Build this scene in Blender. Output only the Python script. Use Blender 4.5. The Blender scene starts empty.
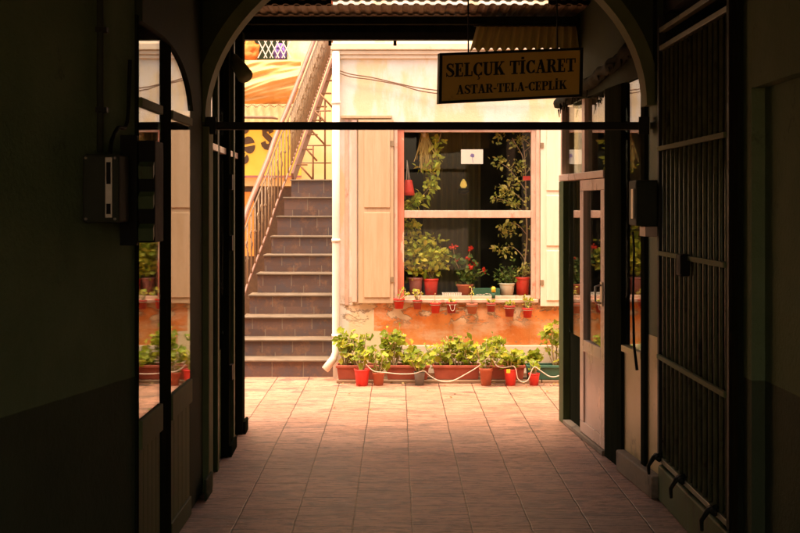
import bpy, math, random
from mathutils import Vector
R = math.radians
scene = bpy.context.scene
col = scene.collection
H = 1.65                      # eye height of the photographer
F = 1200.0                    # focal length in photo pixels (photo 800 wide)
VX, VY = 397.0, 205.0         # vanishing point of the passage

def P(px, py, d):
    return Vector(((px - VX) / F * d, d, H - (py - VY) / F * d))

# ------------------------------------------------------------------ objects
def root_loc(o):
    while o.parent is not None:
        o = o.parent
    return Vector(o.location)

def tag(o, label=None, cat=None, group=None, kind=None):
    if label: o['label'] = label
    if cat: o['category'] = cat
    if group: o['group'] = group
    if kind: o['kind'] = kind
    return o

def thing(name, loc, label, cat, group=None):
    o = bpy.data.objects.new(name, None)
    o.empty_display_size = 0.1
    col.objects.link(o)
    o.location = loc
    return tag(o, label, cat, group, 'thing')

class MB:
    def __init__(self):
        self.v = []; self.f = []; self.s = []
    def add(self, vs, fs, smooth=False):
        n = len(self.v)
        self.v += [tuple(p) for p in vs]
        self.f += [tuple(i + n for i in f) for f in fs]
        self.s += [smooth] * len(fs)
        return self
    def hexa(self, p):          # 8 corners: bottom loop 0-3, top loop 4-7
        return self.add(p, [(3,2,1,0),(4,5,6,7),(0,1,5,4),(1,2,6,5),(2,3,7,6),(3,0,4,7)])
    def box(self, x0, x1, y0, y1, z0, z1):
        return self.hexa([(x0,y0,z0),(x1,y0,z0),(x1,y1,z0),(x0,y1,z0),(x0,y0,z1),(x1,y0,z1),(x1,y1,z1),(x0,y1,z1)])
    def obox(self, o, u, v, w):  # oriented box: corner + three edge vectors
        o, u, v, w = map(Vector, (o, u, v, w))
        return self.hexa([o, o+u, o+u+v, o+v, o+w, o+u+w, o+u+v+w, o+v+w])
    def tube(self, pts, r, n=8, caps=True):
        pts = [Vector(p) for p in pts]
        rs = list(r) if hasattr(r, '__len__') else [r] * len(pts)
        vs, fs = [], []
        up = None
        for i, p in enumerate(pts):
            t = (pts[min(i+1, len(pts)-1)] - pts[max(i-1, 0)])
            if t.length < 1e-9: t = Vector((0, 0, 1))
            t.normalize()
            if up is None:
                up = Vector((0, 0, 1)) if abs(t.z) < 0.9 else Vector((0, 1, 0))
            a = t.cross(up)
            if a.length < 1e-4: a = t.orthogonal()
            a.normalize(); b = a.cross(t).normalized(); up = b
            for k in range(n):
                an = 2 * math.pi * k / n
                vs.append(p + (a * math.cos(an) + b * math.sin(an)) * rs[i])
        for i in range(len(pts) - 1):
            for k in range(n):
                k2 = (k + 1) % n
                fs.append((i*n+k, i*n+k2, (i+1)*n+k2, (i+1)*n+k))
        if caps:
            fs.append(tuple(range(n))[::-1]); fs.append(tuple((len(pts)-1)*n + k for k in range(n)))
        return self.add(vs, fs, n > 4)
    def bar(self, a, b, w, h=None):   # square bar
        h = h or w
        a, b = Vector(a), Vector(b)
        t = (b - a).normalized()
        s = t.cross(Vector((0, 0, 1)))
        if s.length < 1e-3: s = Vector((1, 0, 0))
        s.normalize(); u = s.cross(t).normalized()
        return self.obox(a - s*w/2 - u*h/2, s*w, u*h, b - a)
    def lathe(self, prof, c, n=20, cap0=True, cap1=False, sx=1, sy=1):
        c = Vector(c); vs, fs = [], []
        for (r, z) in prof:
            for k in range(n):
                an = 2*math.pi*k/n
                vs.append((c.x + r*sx*math.cos(an), c.y + r*sy*math.sin(an), c.z + z))
        m = len(prof)
        for i in range(m-1):
            for k in range(n):
                k2 = (k+1) % n
                fs.append((i*n+k, i*n+k2, (i+1)*n+k2, (i+1)*n+k))
        if cap0: fs.append(tuple(range(n))[::-1])
        if cap1: fs.append(tuple((m-1)*n+k for k in range(n)))
        return self.add(vs, fs, True)
    def side(self, X, y0, y1, z0, z1, t0, t1):   # panel along a side wall; t = distance towards +X
        return self.hexa([(X(y0)+t0,y0,z0),(X(y0)+t1,y0,z0),(X(y1)+t1,y1,z0),(X(y1)+t0,y1,z0),
                          (X(y0)+t0,y0,z1),(X(y0)+t1,y0,z1),(X(y1)+t1,y1,z1),(X(y1)+t0,y1,z1)])
    def prism(self, poly, f0, f1):               # polygon of 2d points mapped by f0 / f1 to two 3d faces
        n = len(poly)
        vs = [f0(*p) for p in poly] + [f1(*p) for p in poly]
        fs = [tuple(range(n))[::-1], tuple(range(n, 2*n))]
        fs += [(k, (k+1) % n, n+(k+1) % n, n+k) for k in range(n)]
        return self.add(vs, fs)
    def build(self, name, m, parent=None, bevel=0, label=None, loc=None):
        off = root_loc(parent) if parent is not None else Vector(loc or (0, 0, 0))
        me = bpy.data.meshes.new(name)
        me.from_pydata([tuple(Vector(v) - off) for v in self.v], [], self.f)
        me.polygons.foreach_set('use_smooth', self.s)
        me.materials.append(m)
        me.update()
        o = bpy.data.objects.new(name, me)
        col.objects.link(o)
        if parent is not None: o.parent = parent
        else: o.location = off
        if bevel:
            b = o.modifiers.new('edges', 'BEVEL'); b.width = bevel; b.segments = 2; b.limit_method = 'ANGLE'
        if label: o['label'] = label
        return o

def smooth_path(pts, k=6):
    pts = [Vector(p) for p in pts]
    q = [pts[0]*2 - pts[1]] + pts + [pts[-1]*2 - pts[-2]]
    out = []
    for i in range(1, len(q)-2):
        a, b, c, d = q[i-1], q[i], q[i+1], q[i+2]
        for j in range(k):
            t = j / k
            out.append(0.5*((2*b) + (c-a)*t + (2*a-5*b+4*c-d)*t*t + (3*b-a-3*c+d)*t**3))
    out.append(pts[-1])
    return out

# ---------------------------------------------------------------- materials
class N:
    def __init__(self, name):
        self.m = bpy.data.materials.new(name); self.m.use_nodes = True
        self.t = self.m.node_tree; self.t.nodes.clear()
        self.out = self.t.nodes.new('ShaderNodeOutputMaterial')
        self.co = self.t.nodes.new('ShaderNodeTexCoord').outputs['Object']
        self.pos = self.t.nodes.new('ShaderNodeNewGeometry').outputs['Position']
    def n(self, typ, **kw):
        nd = self.t.nodes.new('ShaderNode' + typ)
        for k, v in kw.items(): setattr(nd, k, v)
        return nd
    def l(self, a, b): self.t.links.new(a, b)
    def setin(self, nd, key, val):
        if hasattr(val, 'is_output') or isinstance(val, bpy.types.NodeSocket): self.l(val, nd.inputs[key])
        else: nd.inputs[key].default_value = val
    def noise(self, co, scale, detail=6, rough=0.6, dist=0, out='Fac'):
        nd = self.n('TexNoise'); self.l(co, nd.inputs['Vector'])
        nd.inputs['Scale'].default_value = scale; nd.inputs['Detail'].default_value = detail
        nd.inputs['Roughness'].default_value = rough; nd.inputs['Distortion'].default_value = dist
        return nd.outputs[out]
    def scaled(self, co, s, loc=(0, 0, 0)):
        nd = self.n('Mapping'); self.l(co, nd.inputs['Vector'])
        nd.inputs['Scale'].default_value = s; nd.inputs['Location'].default_value = loc
        return nd.outputs[0]
    def ramp(self, fac, a, b, hi=1.0, lo=0.0):
        nd = self.n('MapRange', interpolation_type='SMOOTHSTEP'); self.l(fac, nd.inputs['Value'])
        self.setin(nd, 'From Min', a); self.setin(nd, 'From Max', b)
        nd.inputs['To Min'].default_value = lo; nd.inputs['To Max'].default_value = hi
        return nd.outputs[0]
    def math(self, op, a, b=0.0, c=0.0):
        nd = self.n('Math', operation=op)
        self.setin(nd, 0, a); self.setin(nd, 1, b); self.setin(nd, 2, c)
        return nd.outputs[0]
    def mix(self, fac, a, b):
        nd = self.n('Mix', data_type='RGBA')
        self.setin(nd, 0, fac)
        for k, v in ((6, a), (7, b)):
            if isinstance(v, (tuple, list)): nd.inputs[k].default_value = (*v[:3], 1)
            else: self.l(v, nd.inputs[k])
        return nd.outputs[2]
    def xyz(self, co):
        nd = self.n('SeparateXYZ'); self.l(co, nd.inputs[0]); return nd.outputs
    def finish(self, color, rough=0.8, bump=None, bs=0.3, bd=0.01, metallic=0.0, spec=0.4):
        p = self.n('BsdfPrincipled')
        if isinstance(color, (tuple, list)): p.inputs['Base Color'].default_value = (*color[:3], 1)
        else: self.l(color, p.inputs['Base Color'])
        self.setin(p, 'Roughness', rough); p.inputs['Metallic'].default_value = metallic
        p.inputs['Specular IOR Level'].default_value = spec
        if bump is not None:
            b = self.n('Bump'); b.inputs['Strength'].default_value = bs; b.inputs['Distance'].default_value = bd
            self.l(bump, b.inputs['Height']); self.l(b.outputs[0], p.inputs['Normal'])
        self.l(p.outputs[0], self.out.inputs[0])
        self.p = p
        return self.m

def plain(name, c1, c2, scale=6, rough=0.75, bs=0.15, stretch=(1, 1, 1), c3=None, c3t=(0.6, 0.72), metallic=0.0, spec=0.4, c3scale=3.0, bd=0.006):
    k = N(name)
    rnd = k.n('ObjectInfo').outputs['Random']
    off = k.n('VectorMath', operation='ADD'); k.l(k.co, off.inputs[0])
    sc = k.math('MULTIPLY', rnd, 37.0)
    cmb = k.n('CombineXYZ'); [k.l(sc, cmb.inputs[i]) for i in range(3)]
    k.l(cmb.outputs[0], off.inputs[1])
    co = k.scaled(off.outputs[0], stretch)
    a = k.noise(co, scale, 8, 0.65)
    f = k.ramp(a, 0.3, 0.7)
    c = k.mix(f, c1, c2)
    if c3:
        b = k.noise(co, c3scale, 10, 0.7)
        c = k.mix(k.ramp(b, *c3t), c, c3)
    fine = k.noise(co, scale*9, 4, 0.6)
    r = k.ramp(a, 0.2, 0.8, rough+0.1, rough-0.1)
    return k.finish(c, r, k.math('ADD', a, k.math('MULTIPLY', fine, 0.5)), bs, bd, metallic, spec)

def leaf_mat(name, a, b, c, trans=0.35):
    k = N(name)
    rp = k.n('NewGeometry').outputs['Random Per Island']
    r = k.n('ValToRGB'); k.l(rp, r.inputs[0])
    e = r.color_ramp.elements
    e[0].position = 0.0; e[0].color = (*a, 1); e[1].position = 1.0; e[1].color = (*c, 1)
    m = e.new(0.55); m.color = (*b, 1)
    p = k.n('BsdfPrincipled'); k.l(r.outputs[0], p.inputs['Base Color'])
    p.inputs['Roughness'].default_value = 0.5; p.inputs['Specular IOR Level'].default_value = 0.3
    t = k.n('BsdfTranslucent'); k.l(r.outputs[0], t.inputs[0])
    s = k.n('MixShader'); s.inputs[0].default_value = trans
    k.l(p.outputs[0], s.inputs[1]); k.l(t.outputs[0], s.inputs[2]); k.l(s.outputs[0], k.out.inputs[0])
    return k.m

def glass_mat(name, ior=1.6, tint=(0.85, 0.88, 0.8), wave=0.004, dust=0.035):
    k = N(name)
    geo = k.n('NewGeometry'); dt = k.n('VectorMath', operation='DOT_PRODUCT')
    k.l(geo.outputs['Incoming'], dt.inputs[0]); k.l(geo.outputs['Normal'], dt.inputs[1])
    f0 = ((ior-1)/(ior+1))**2
    fr = k.math('MULTIPLY_ADD', k.math('POWER', k.math('SUBTRACT', 1.0, k.math('ABSOLUTE', dt.outputs['Value'])), 5.0), 1-f0, f0)
    b = k.n('Bump'); b.inputs['Strength'].default_value = 0.12; b.inputs['Distance'].default_value = wave
    k.l(k.noise(k.pos, 2.2, 2, 0.4), b.inputs['Height'])
    g = k.n('BsdfGlossy'); g.inputs['Roughness'].default_value = 0.02
    k.l(b.outputs[0], g.inputs['Normal'])
    t = k.n('BsdfTransparent'); t.inputs[0].default_value = (*tint, 1)
    s = k.n('MixShader'); k.l(fr, s.inputs[0])
    k.l(t.outputs[0], s.inputs[1]); k.l(g.outputs[0], s.inputs[2])
    # a film of dust on the pane
    d = k.n('BsdfDiffuse'); d.inputs[0].default_value = (0.45, 0.4, 0.3, 1)
    s2 = k.n('MixShader'); k.l(k.ramp(k.noise(k.pos, 5, 8, 0.7), 0.45, 0.9, dust, dust*0.1), s2.inputs[0])
    k.l(s.outputs[0], s2.inputs[1]); k.l(d.outputs[0], s2.inputs[2])
    k.l(s2.outputs[0], k.out.inputs[0])
    return k.m

M = {}
def paving():
    k = N('paving_tile')
    T = 0.305
    warp = k.n('VectorMath', operation='SCALE'); k.l(k.noise(k.pos, 6, 3, 0.5, 0, 'Color'), warp.inputs[0]); warp.inputs['Scale'].default_value = 0.012
    ad = k.n('VectorMath', operation='ADD'); k.l(k.pos, ad.inputs[0]); k.l(warp.outputs[0], ad.inputs[1])
    x, y, z = k.xyz(ad.outputs[0])
    u = k.math('DIVIDE', k.math('SUBTRACT', x, 0.084), T)
    colid = k.math('FLOOR', u)
    stag = k.math('MULTIPLY', k.math('FRACT', k.math('MULTIPLY', colid, 0.37)), 0.5)
    v = k.math('ADD', k.math('DIVIDE', y, 0.2), stag)
    rowid = k.math('FLOOR', v)
    fu = k.math('FRACT', u); fv = k.math('FRACT', v)
    def edge(f, a, b):
        d = k.math('MINIMUM', f, k.math('SUBTRACT', 1.0, f))
        return k.ramp(d, a, b, 0.0, 1.0)
    jw = k.math('MULTIPLY_ADD', k.noise(k.pos, 3.5, 5), 0.03, 0.004)
    ju = edge(fu, 0.004, jw); jv = edge(fv, 0.008, k.math('MULTIPLY', jw, 3.2))
    jv = k.math('MULTIPLY', jv, k.ramp(k.noise(k.pos, 3.0, 4), 0.38, 0.62, 0.95, 0.2))
    j = k.math('MAXIMUM', ju, jv)
    cmb = k.n('CombineXYZ'); k.l(colid, cmb.inputs[0]); k.l(rowid, cmb.inputs[1])
    wn = k.n('TexWhiteNoise', noise_dimensions='2D'); k.l(cmb.outputs[0], wn.inputs['Vector'])
    base = k.mix(wn.outputs['Value'], (0.45, 0.22, 0.135), (0.56, 0.29, 0.19))
    # chiselled ridges across each tile
    rid = k.noise(k.scaled(k.pos, (5, 22, 1)), 1.6, 10, 0.78, 0.8)
    base = k.mix(k.ramp(rid, 0.46, 0.62, 0.9), base, (0.13, 0.08, 0.042))
    spots = k.noise(k.scaled(k.pos, (0.8, 1.5, 1)), 3.2, 12, 0.75, 0.5)
    base = k.mix(k.math('MULTIPLY', k.ramp(spots, 0.51, 0.6), k.ramp(y, 10.2, 10.9, 0.95, 0.6)), base, (0.12, 0.08, 0.06))
    grime = k.noise(k.pos, 0.9, 5, 0.6)
    base = k.mix(k.ramp(grime, 0.45, 0.75, 0.45), base, (0.22, 0.16, 0.11))
    c = k.mix(k.math('MULTIPLY', j, 0.9), base, (0.024, 0.016, 0.01))
    h = k.math('ADD', k.math('MULTIPLY', j, -0.8), k.math('ADD', k.math('MULTIPLY', rid, 1.5), k.math('MULTIPLY', k.noise(k.pos, 60, 4), 0.25)))
    rg = k.ramp(rid, 0.3, 0.7, 0.52, 0.3)
    return k.finish(c, rg, h, 0.6, 0.008, 0, 0.75)
M['paving'] = paving()

def facade():
    k = N('facade_plaster')
    x, y, z = k.xyz(k.pos)
    big = k.noise(k.pos, 2.2, 10, 0.68)
    med = k.noise(k.pos, 9, 8, 0.7)
    warp = k.math('MULTIPLY', k.math('SUBTRACT', big, 0.5), 0.55)
    warp2 = k.math('ADD', warp, k.math('MULTIPLY', k.math('SUBTRACT', med, 0.5), 0.1))
    cream = k.mix(k.ramp(big, 0.35, 0.65), (0.74, 0.66, 0.54), (0.8, 0.75, 0.66))
    cream = k.mix(k.ramp(k.noise(k.scaled(k.pos, (1, 1, 0.35)), 3.3, 6), 0.48, 0.6, 0.75), cream, (0.76, 0.58, 0.3))
    # orange dado with a ragged top edge and flaked patches
    zz = k.math('ADD', z, k.math('MULTIPLY', warp2, 0.6))
    dz = k.math('MULTIPLY', k.ramp(z, 0.318, 0.322), k.ramp(zz, 0.7, 0.78, 0.0, 1.0))
    stepx = k.math('SUBTRACT', x, k.math('MULTIPLY', k.ramp(z, 0.455, 0.46, 0.0, 1.0), 0.0))
    left = k.ramp(k.math('SUBTRACT', x, k.math('MULTIPLY', k.ramp(z, 0.45, 0.456, 0.085, 0.0), -1.0)), -0.136, -0.132)
    ored = k.mix(k.ramp(big, 0.4, 0.6), (0.7, 0.215, 0.045), (0.77, 0.3, 0.085))
    ored = k.mix(k.ramp(med, 0.6, 0.72, 0.7), ored, (0.72, 0.36, 0.17))
    ored = k.mix(k.ramp(k.noise(k.scaled(k.pos, (0.8, 1, 1.6)), 3.1, 9, 0.72), 0.44, 0.66, 0.9), ored, (0.77, 0.48, 0.28))
    ored = k.mix(k.ramp(k.noise(k.scaled(k.pos, (7, 7, 0.8)), 1.3, 7, 0.7), 0.56, 0.72, 0.55), ored, (0.42, 0.13, 0.04))
    om = k.math('MULTIPLY', dz, left)
    c = k.mix(om, cream, ored)
    # faded pink wash between the dado and the window sill
    wash = k.math('MULTIPLY', k.ramp(zz, 0.66, 0.74), k.ramp(zz, 0.84, 0.98, 0.0, 1.0))
    wash = k.math('MULTIPLY', wash, k.ramp(x, -0.2, 0.1))
    c = k.mix(k.math('MULTIPLY', wash, 0.92), c, k.mix(k.ramp(k.noise(k.pos, 12, 8, 0.7), 0.42, 0.6), (0.72, 0.36, 0.22), (0.76, 0.56, 0.4)))
    # flaking: pale plaster with dark ragged lips
    fl = k.noise(k.scaled(k.pos, (0.7, 1, 1.3)), 5.2, 12, 0.72, 0.4)
    band = k.math('MULTIPLY', k.ramp(z, 0.46, 0.6), k.ramp(z, 0.66, 0.82, 0.0, 1.0))
    fm = k.math('MULTIPLY', k.ramp(fl, 0.505, 0.54), band)
    rim = k.math('MULTIPLY', k.math('MULTIPLY', k.ramp(fl, 0.505, 0.525), k.ramp(fl, 0.53, 0.56, 0.0, 1.0)), band)
    c = k.mix(fm, c, (0.72, 0.54, 0.34))
    c = k.mix(k.math('MULTIPLY', rim, 0.75), c, (0.2, 0.13, 0.08))
    # low grey stains and splashes on the cream
    st = k.noise(k.pos, 6.5, 12, 0.75)
    c = k.mix(k.math('MULTIPLY', k.ramp(st, 0.6, 0.66, 0.65), k.ramp(z, 0.6, 1.0, 0.0, 1.0)), c, (0.33, 0.25, 0.16))
    drip = k.noise(k.scaled(k.pos, (9, 9, 0.5)), 1.4, 6, 0.65)
    c = k.mix(k.math('MULTIPLY', k.ramp(drip, 0.58, 0.72, 0.35), k.ramp(z, 2.4, 2.6)), c, (0.55, 0.4, 0.24))
    h = k.math('SUBTRACT', k.math('ADD', med, k.math('MULTIPLY', k.noise(k.pos, 70, 4), 0.3)), k.math('MULTIPLY', fm, 1.2))
    return k.finish(c, 0.88, h, 0.5, 0.01, 0, 0.25)
M['facade'] = facade()

def passage_wall():
    k = N('passage_wall_paint')
    x, y, z = k.xyz(k.pos)
    big = k.noise(k.pos, 2.0, 8, 0.65)
    up = k.mix(k.ramp(big, 0.3, 0.7), (0.115, 0.165, 0.07), (0.16, 0.21, 0.098))
    lo = k.mix(k.ramp(big, 0.3, 0.7), (0.045, 0.06, 0.027), (0.06, 0.078, 0.036))
    e = k.math('ADD', z, k.math('MULTIPLY', big, 0.015))
    c = k.mix(k.ramp(e, 0.925, 0.931), lo, up)
    c = k.mix(k.ramp(k.noise(k.pos, 5, 10, 0.75), 0.6, 0.7, 0.6), c, (0.055, 0.068, 0.04))
    return k.finish(c, 0.85, k.math('ADD', big, k.math('MULTIPLY', k.noise(k.pos, 40, 5), 0.4)), 0.7, 0.02, 0, 0.35)
M['pwall'] = passage_wall()

def stair_stone():
    k = N('stair_riser_stone')
    x, y, z = k.xyz(k.pos)
    u = k.math('ADD', k.math('DIVIDE', x, 0.3), k.math('MULTIPLY', k.math('FLOOR', k.math('DIVIDE', k.math('SUBTRACT', z, 0.001), 0.199)), 0.43))
    f = k.math('FRACT', u)
    d = k.math('MINIMUM', f, k.math('SUBTRACT', 1.0, f))
    j = k.ramp(d, 0.008, 0.022, 0.0, 1.0)
    wn = k.n('TexWhiteNoise', noise_dimensions='2D')
    cmb = k.n('CombineXYZ'); k.l(k.math('FLOOR', u), cmb.inputs[0]); k.l(k.math('FLOOR', k.math('DIVIDE', z, 0.2)), cmb.inputs[1])
    k.l(cmb.outputs[0], wn.inputs['Vector'])
    c = k.mix(wn.outputs['Value'], (0.095, 0.058, 0.048), (0.15, 0.09, 0.068))
    a = k.noise(k.pos, 5, 10, 0.72)
    c = k.mix(k.ramp(a, 0.45, 0.62, 0.7), c, (0.085, 0.073, 0.08))
    b = k.noise(k.pos, 9, 8, 0.7)
    c = k.mix(k.ramp(b, 0.5, 0.66, 0.8), c, (0.2, 0.11, 0.065))
    c = k.mix(j, c, (0.2, 0.155, 0.115))
    return k.finish(c, 0.65, k.math('SUBTRACT', a, j), 0.4, 0.006)
M['riser'] = stair_stone()
M['tread'] = plain('stair_tread_marble', (0.12, 0.092, 0.062), (0.18, 0.14, 0.095), 5, 0.5, 0.1, c3=(0.2, 0.14, 0.085), c3t=(0.55, 0.7))
M['shutter'] = plain('shutter_cream_paint', (0.74, 0.63, 0.46), (0.8, 0.71, 0.55), 9, 0.6, 0.35, stretch=(3, 3, 0.25), c3=(0.52, 0.38, 0.24), c3t=(0.6, 0.74), c3scale=5)
M['shutter_dark'] = plain('shutter_weathered_paint', (0.5, 0.35, 0.2), (0.57, 0.42, 0.26), 9, 0.65, 0.35, stretch=(3, 3, 0.25), c3=(0.42, 0.28, 0.17), c3t=(0.58, 0.74), c3scale=5)
M['winframe'] = plain('window_frame_flaking_paint', (0.56, 0.34, 0.24), (0.66, 0.48, 0.36), 9, 0.6, 0.3, stretch=(1, 1, 0.5), c3=(0.56, 0.22, 0.14), c3t=(0.55, 0.7), c3scale=9)
M['plinth'] = plain('plinth_cream_wash', (0.7, 0.56, 0.4), (0.76, 0.64, 0.48), 6, 0.85, 0.3, c3=(0.5, 0.36, 0.24), c3t=(0.58, 0.72), c3scale=8)
M['redframe'] = plain('window_jamb_red_paint', (0.56, 0.16, 0.09), (0.66, 0.25, 0.15), 6, 0.6, 0.3, stretch=(1, 1, 0.3), c3=(0.75, 0.55, 0.38), c3t=(0.58, 0.64), c3scale=6)
M['white'] = plain('white_enamel', (0.74, 0.68, 0.56), (0.8, 0.75, 0.64), 6, 0.45, 0.05, c3=(0.55, 0.42, 0.28), c3t=(0.62, 0.75), c3scale=5)
M['terracotta'] = plain('terracotta_clay', (0.4, 0.11, 0.055), (0.5, 0.16, 0.085), 9, 0.8, 0.2, c3=(0.55, 0.34, 0.22), c3t=(0.6, 0.72), c3scale=7)
M['trough'] = plain('trough_red_brown', (0.26, 0.055, 0.03), (0.36, 0.09, 0.05), 7, 0.6, 0.15, c3=(0.25, 0.1, 0.06), c3t=(0.58, 0.7))
M['redpot'] = plain('red_plastic', (0.6, 0.03, 0.022), (0.68, 0.05, 0.035), 7, 0.45, 0.08, c3=(0.42, 0.13, 0.08), c3t=(0.55, 0.75), c3scale=9)
M['darkred'] = plain('dark_red_plastic', (0.34, 0.03, 0.025), (0.42, 0.06, 0.04), 7, 0.5, 0.05)
M['greypot'] = plain('grey_plastic', (0.15, 0.155, 0.14), (0.2, 0.2, 0.18), 7, 0.55, 0.05)
M['greenpot'] = plain('green_plastic', (0.03, 0.1, 0.065), (0.045, 0.14, 0.09), 7, 0.5, 0.08)
M['mauve'] = plain('faded_mauve_clay', (0.33, 0.12, 0.11), (0.42, 0.17, 0.15), 7, 0.7, 0.1)
M['soil'] = plain('potting_soil', (0.035, 0.022, 0.014), (0.07, 0.045, 0.03), 40, 0.95, 0.8)
M['plank'] = plain('weathered_plank', (0.2, 0.13, 0.075), (0.3, 0.2, 0.12), 5, 0.85, 0.4, stretch=(0.3, 3, 3))
M['iron'] = plain('black_painted_iron', (0.014, 0.014, 0.009), (0.024, 0.024, 0.015), 14, 0.6, 0.2, c3=(0.09, 0.05, 0.025), c3t=(0.62, 0.75), spec=0.15)
M['barpaint'] = plain('gate_bar_worn_paint', (0.1, 0.105, 0.05), (0.17, 0.17, 0.085), 14, 0.35, 0.2, c3=(0.02, 0.018, 0.012), c3t=(0.55, 0.7))
M['olive'] = plain('olive_painted_wood', (0.05, 0.08, 0.028), (0.08, 0.115, 0.042), 5, 0.55, 0.25, stretch=(2, 2, 0.3), c3=(0.05, 0.042, 0.022), c3t=(0.55, 0.7), spec=0.15)
M['darkwood'] = plain('dark_painted_wood', (0.012, 0.014, 0.008), (0.02, 0.022, 0.013), 6, 0.65, 0.25, stretch=(2, 2, 0.3), c3=(0.04, 0.04, 0.022), c3t=(0.64, 0.75), spec=0.0)
M['archpaint'] = plain('arch_olive_plaster', (0.1, 0.122, 0.042), (0.14, 0.16, 0.062), 5, 0.8, 0.3, c3=(0.15, 0.13, 0.07), c3t=(0.55, 0.7))
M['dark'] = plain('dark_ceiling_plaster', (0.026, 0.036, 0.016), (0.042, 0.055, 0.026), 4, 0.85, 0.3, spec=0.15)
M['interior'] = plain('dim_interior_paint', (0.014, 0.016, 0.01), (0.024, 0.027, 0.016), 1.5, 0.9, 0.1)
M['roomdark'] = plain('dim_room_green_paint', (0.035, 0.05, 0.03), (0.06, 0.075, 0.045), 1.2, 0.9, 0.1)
M['doorpaint'] = plain('door_dusty_pink_paint', (0.6, 0.43, 0.33), (0.68, 0.51, 0.4), 5, 0.3, 0.15, stretch=(1, 1, 0.4), c3=(0.26, 0.17, 0.11), c3t=(0.58, 0.72))
M['panelpaint'] = plain('shop_panel_tan_paint', (0.46, 0.33, 0.125), (0.55, 0.41, 0.18), 4, 0.36, 0.2, c3=(0.17, 0.12, 0.065), c3t=(0.56, 0.72))
M['kerb'] = plain('kerb_worn_concrete', (0.2, 0.15, 0.1), (0.29, 0.22, 0.15), 7, 0.85, 0.5, c3=(0.1, 0.075, 0.05), c3t=(0.56, 0.7))
M['roofsheet'] = plain('rusty_roof_sheet', (0.13, 0.095, 0.05), (0.2, 0.15, 0.085), 3, 0.6, 0.15, c3=(0.09, 0.045, 0.02), c3t=(0.52, 0.66), metallic=0.2)
M['box'] = plain('meter_box_grey', (0.03, 0.036, 0.022), (0.045, 0.05, 0.032), 6, 0.7, 0.05, spec=0.15)
M['black'] = plain('black_plastic', (0.008, 0.008, 0.006), (0.013, 0.013, 0.01), 10, 0.75, 0.05, spec=0.15)
M['signyellow'] = plain('sign_yellow_enamel', (0.74, 0.47, 0.08), (0.8, 0.55, 0.12), 4, 0.5, 0.08, stretch=(1, 1, 1), c3=(0.42, 0.17, 0.03), c3t=(0.58, 0.72), c3scale=6)
M['letter'] = plain('sign_black_paint', (0.014, 0.011, 0.008), (0.02, 0.017, 0.012), 30, 0.5, 0.02)
M['shopyellow'] = plain('shop_sign_yellow', (0.78, 0.5, 0.05), (0.83, 0.57, 0.08), 3, 0.5, 0.03)
M['beanbrown'] = plain('sign_dark_brown', (0.06, 0.03, 0.012), (0.09, 0.05, 0.02), 20, 0.5, 0.02)
M['backwall'] = plain('back_house_yellow_wash', (0.8, 0.6, 0.27), (0.85, 0.7, 0.42), 1.6, 0.85, 0.2, c3=(0.85, 0.78, 0.6), c3t=(0.5, 0.65), c3scale=1.1)
M['cloth'] = plain('sun_bleached_canvas', (0.64, 0.36, 0.12), (0.72, 0.46, 0.18), 2.6, 0.85, 0.2, stretch=(1, 1, 2.2))
M['valance'] = plain('pale_canvas', (0.76, 0.56, 0.24), (0.8, 0.64, 0.34), 3, 0.85, 0.1)
M['orange'] = plain('orange_cloth', (0.72, 0.2, 0.03), (0.78, 0.28, 0.05), 3, 0.7, 0.1)
M['purple'] = plain('purple_cloth', (0.14, 0.08, 0.3), (0.22, 0.14, 0.42), 5, 0.8, 0.1)
M['railpaint'] = plain('handrail_brown_paint', (0.15, 0.07, 0.048), (0.21, 0.105, 0.07), 9, 0.45, 0.1)
M['ironwork'] = plain('wrought_iron_brown', (0.2, 0.135, 0.075), (0.3, 0.21, 0.12), 12, 0.5, 0.1)
M['rust'] = plain('rusty_steel', (0.2, 0.1, 0.045), (0.28, 0.15, 0.07), 12, 0.7, 0.2)
M['cable'] = plain('cable_brown', (0.16, 0.09, 0.05), (0.24, 0.14, 0.08), 12, 0.6, 0.05)
M['cord'] = plain('white_cord', (0.5, 0.42, 0.32), (0.6, 0.52, 0.42), 20, 0.7, 0.1)
M['bark'] = plain('pale_bark', (0.3, 0.21, 0.12), (0.42, 0.31, 0.19), 18, 0.85, 0.3)
M['stem'] = plain('green_brown_stem', (0.34, 0.27, 0.12), (0.5, 0.4, 0.22), 18, 0.8, 0.2)
M['flower'] = leaf_mat('red_petals', (0.6, 0.02, 0.012), (0.7, 0.05, 0.025), (0.75, 0.1, 0.04), 0.3)
M['geranium'] = leaf_mat('geranium_leaves', (0.16, 0.24, 0.015), (0.36, 0.44, 0.035), (0.62, 0.58, 0.07), 0.5)
M['climber'] = leaf_mat('yellowing_leaves', (0.24, 0.34, 0.03), (0.56, 0.6, 0.07), (0.78, 0.7, 0.11), 0.5)
M['shrubleaf'] = leaf_mat('shrub_leaves', (0.2, 0.25, 0.035), (0.46, 0.46, 0.1), (0.66, 0.57, 0.18), 0.5)
M['darkleaf'] = leaf_mat('dark_leaves', (0.04, 0.09, 0.015), (0.1, 0.17, 0.03), (0.2, 0.26, 0.05))
M['straw'] = leaf_mat('straw_dry', (0.42, 0.27, 0.06), (0.55, 0.38, 0.1), (0.62, 0.46, 0.15), 0.3)
M['paper'] = plain('paper_white', (0.78, 0.74, 0.68), (0.82, 0.78, 0.72), 4, 0.8, 0.02)
M['violet'] = plain('violet_ink', (0.2, 0.15, 0.42), (0.28, 0.22, 0.5), 20, 0.8, 0.02)
M['sheet'] = None
M['amber'] = plain('amber_glass', (0.5, 0.27, 0.04), (0.6, 0.35, 0.06), 6, 0.25, 0.05)
M['amber'].node_tree.nodes['Principled BSDF'].inputs['Emission Color'].default_value = (1, .6, .12, 1)
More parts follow.
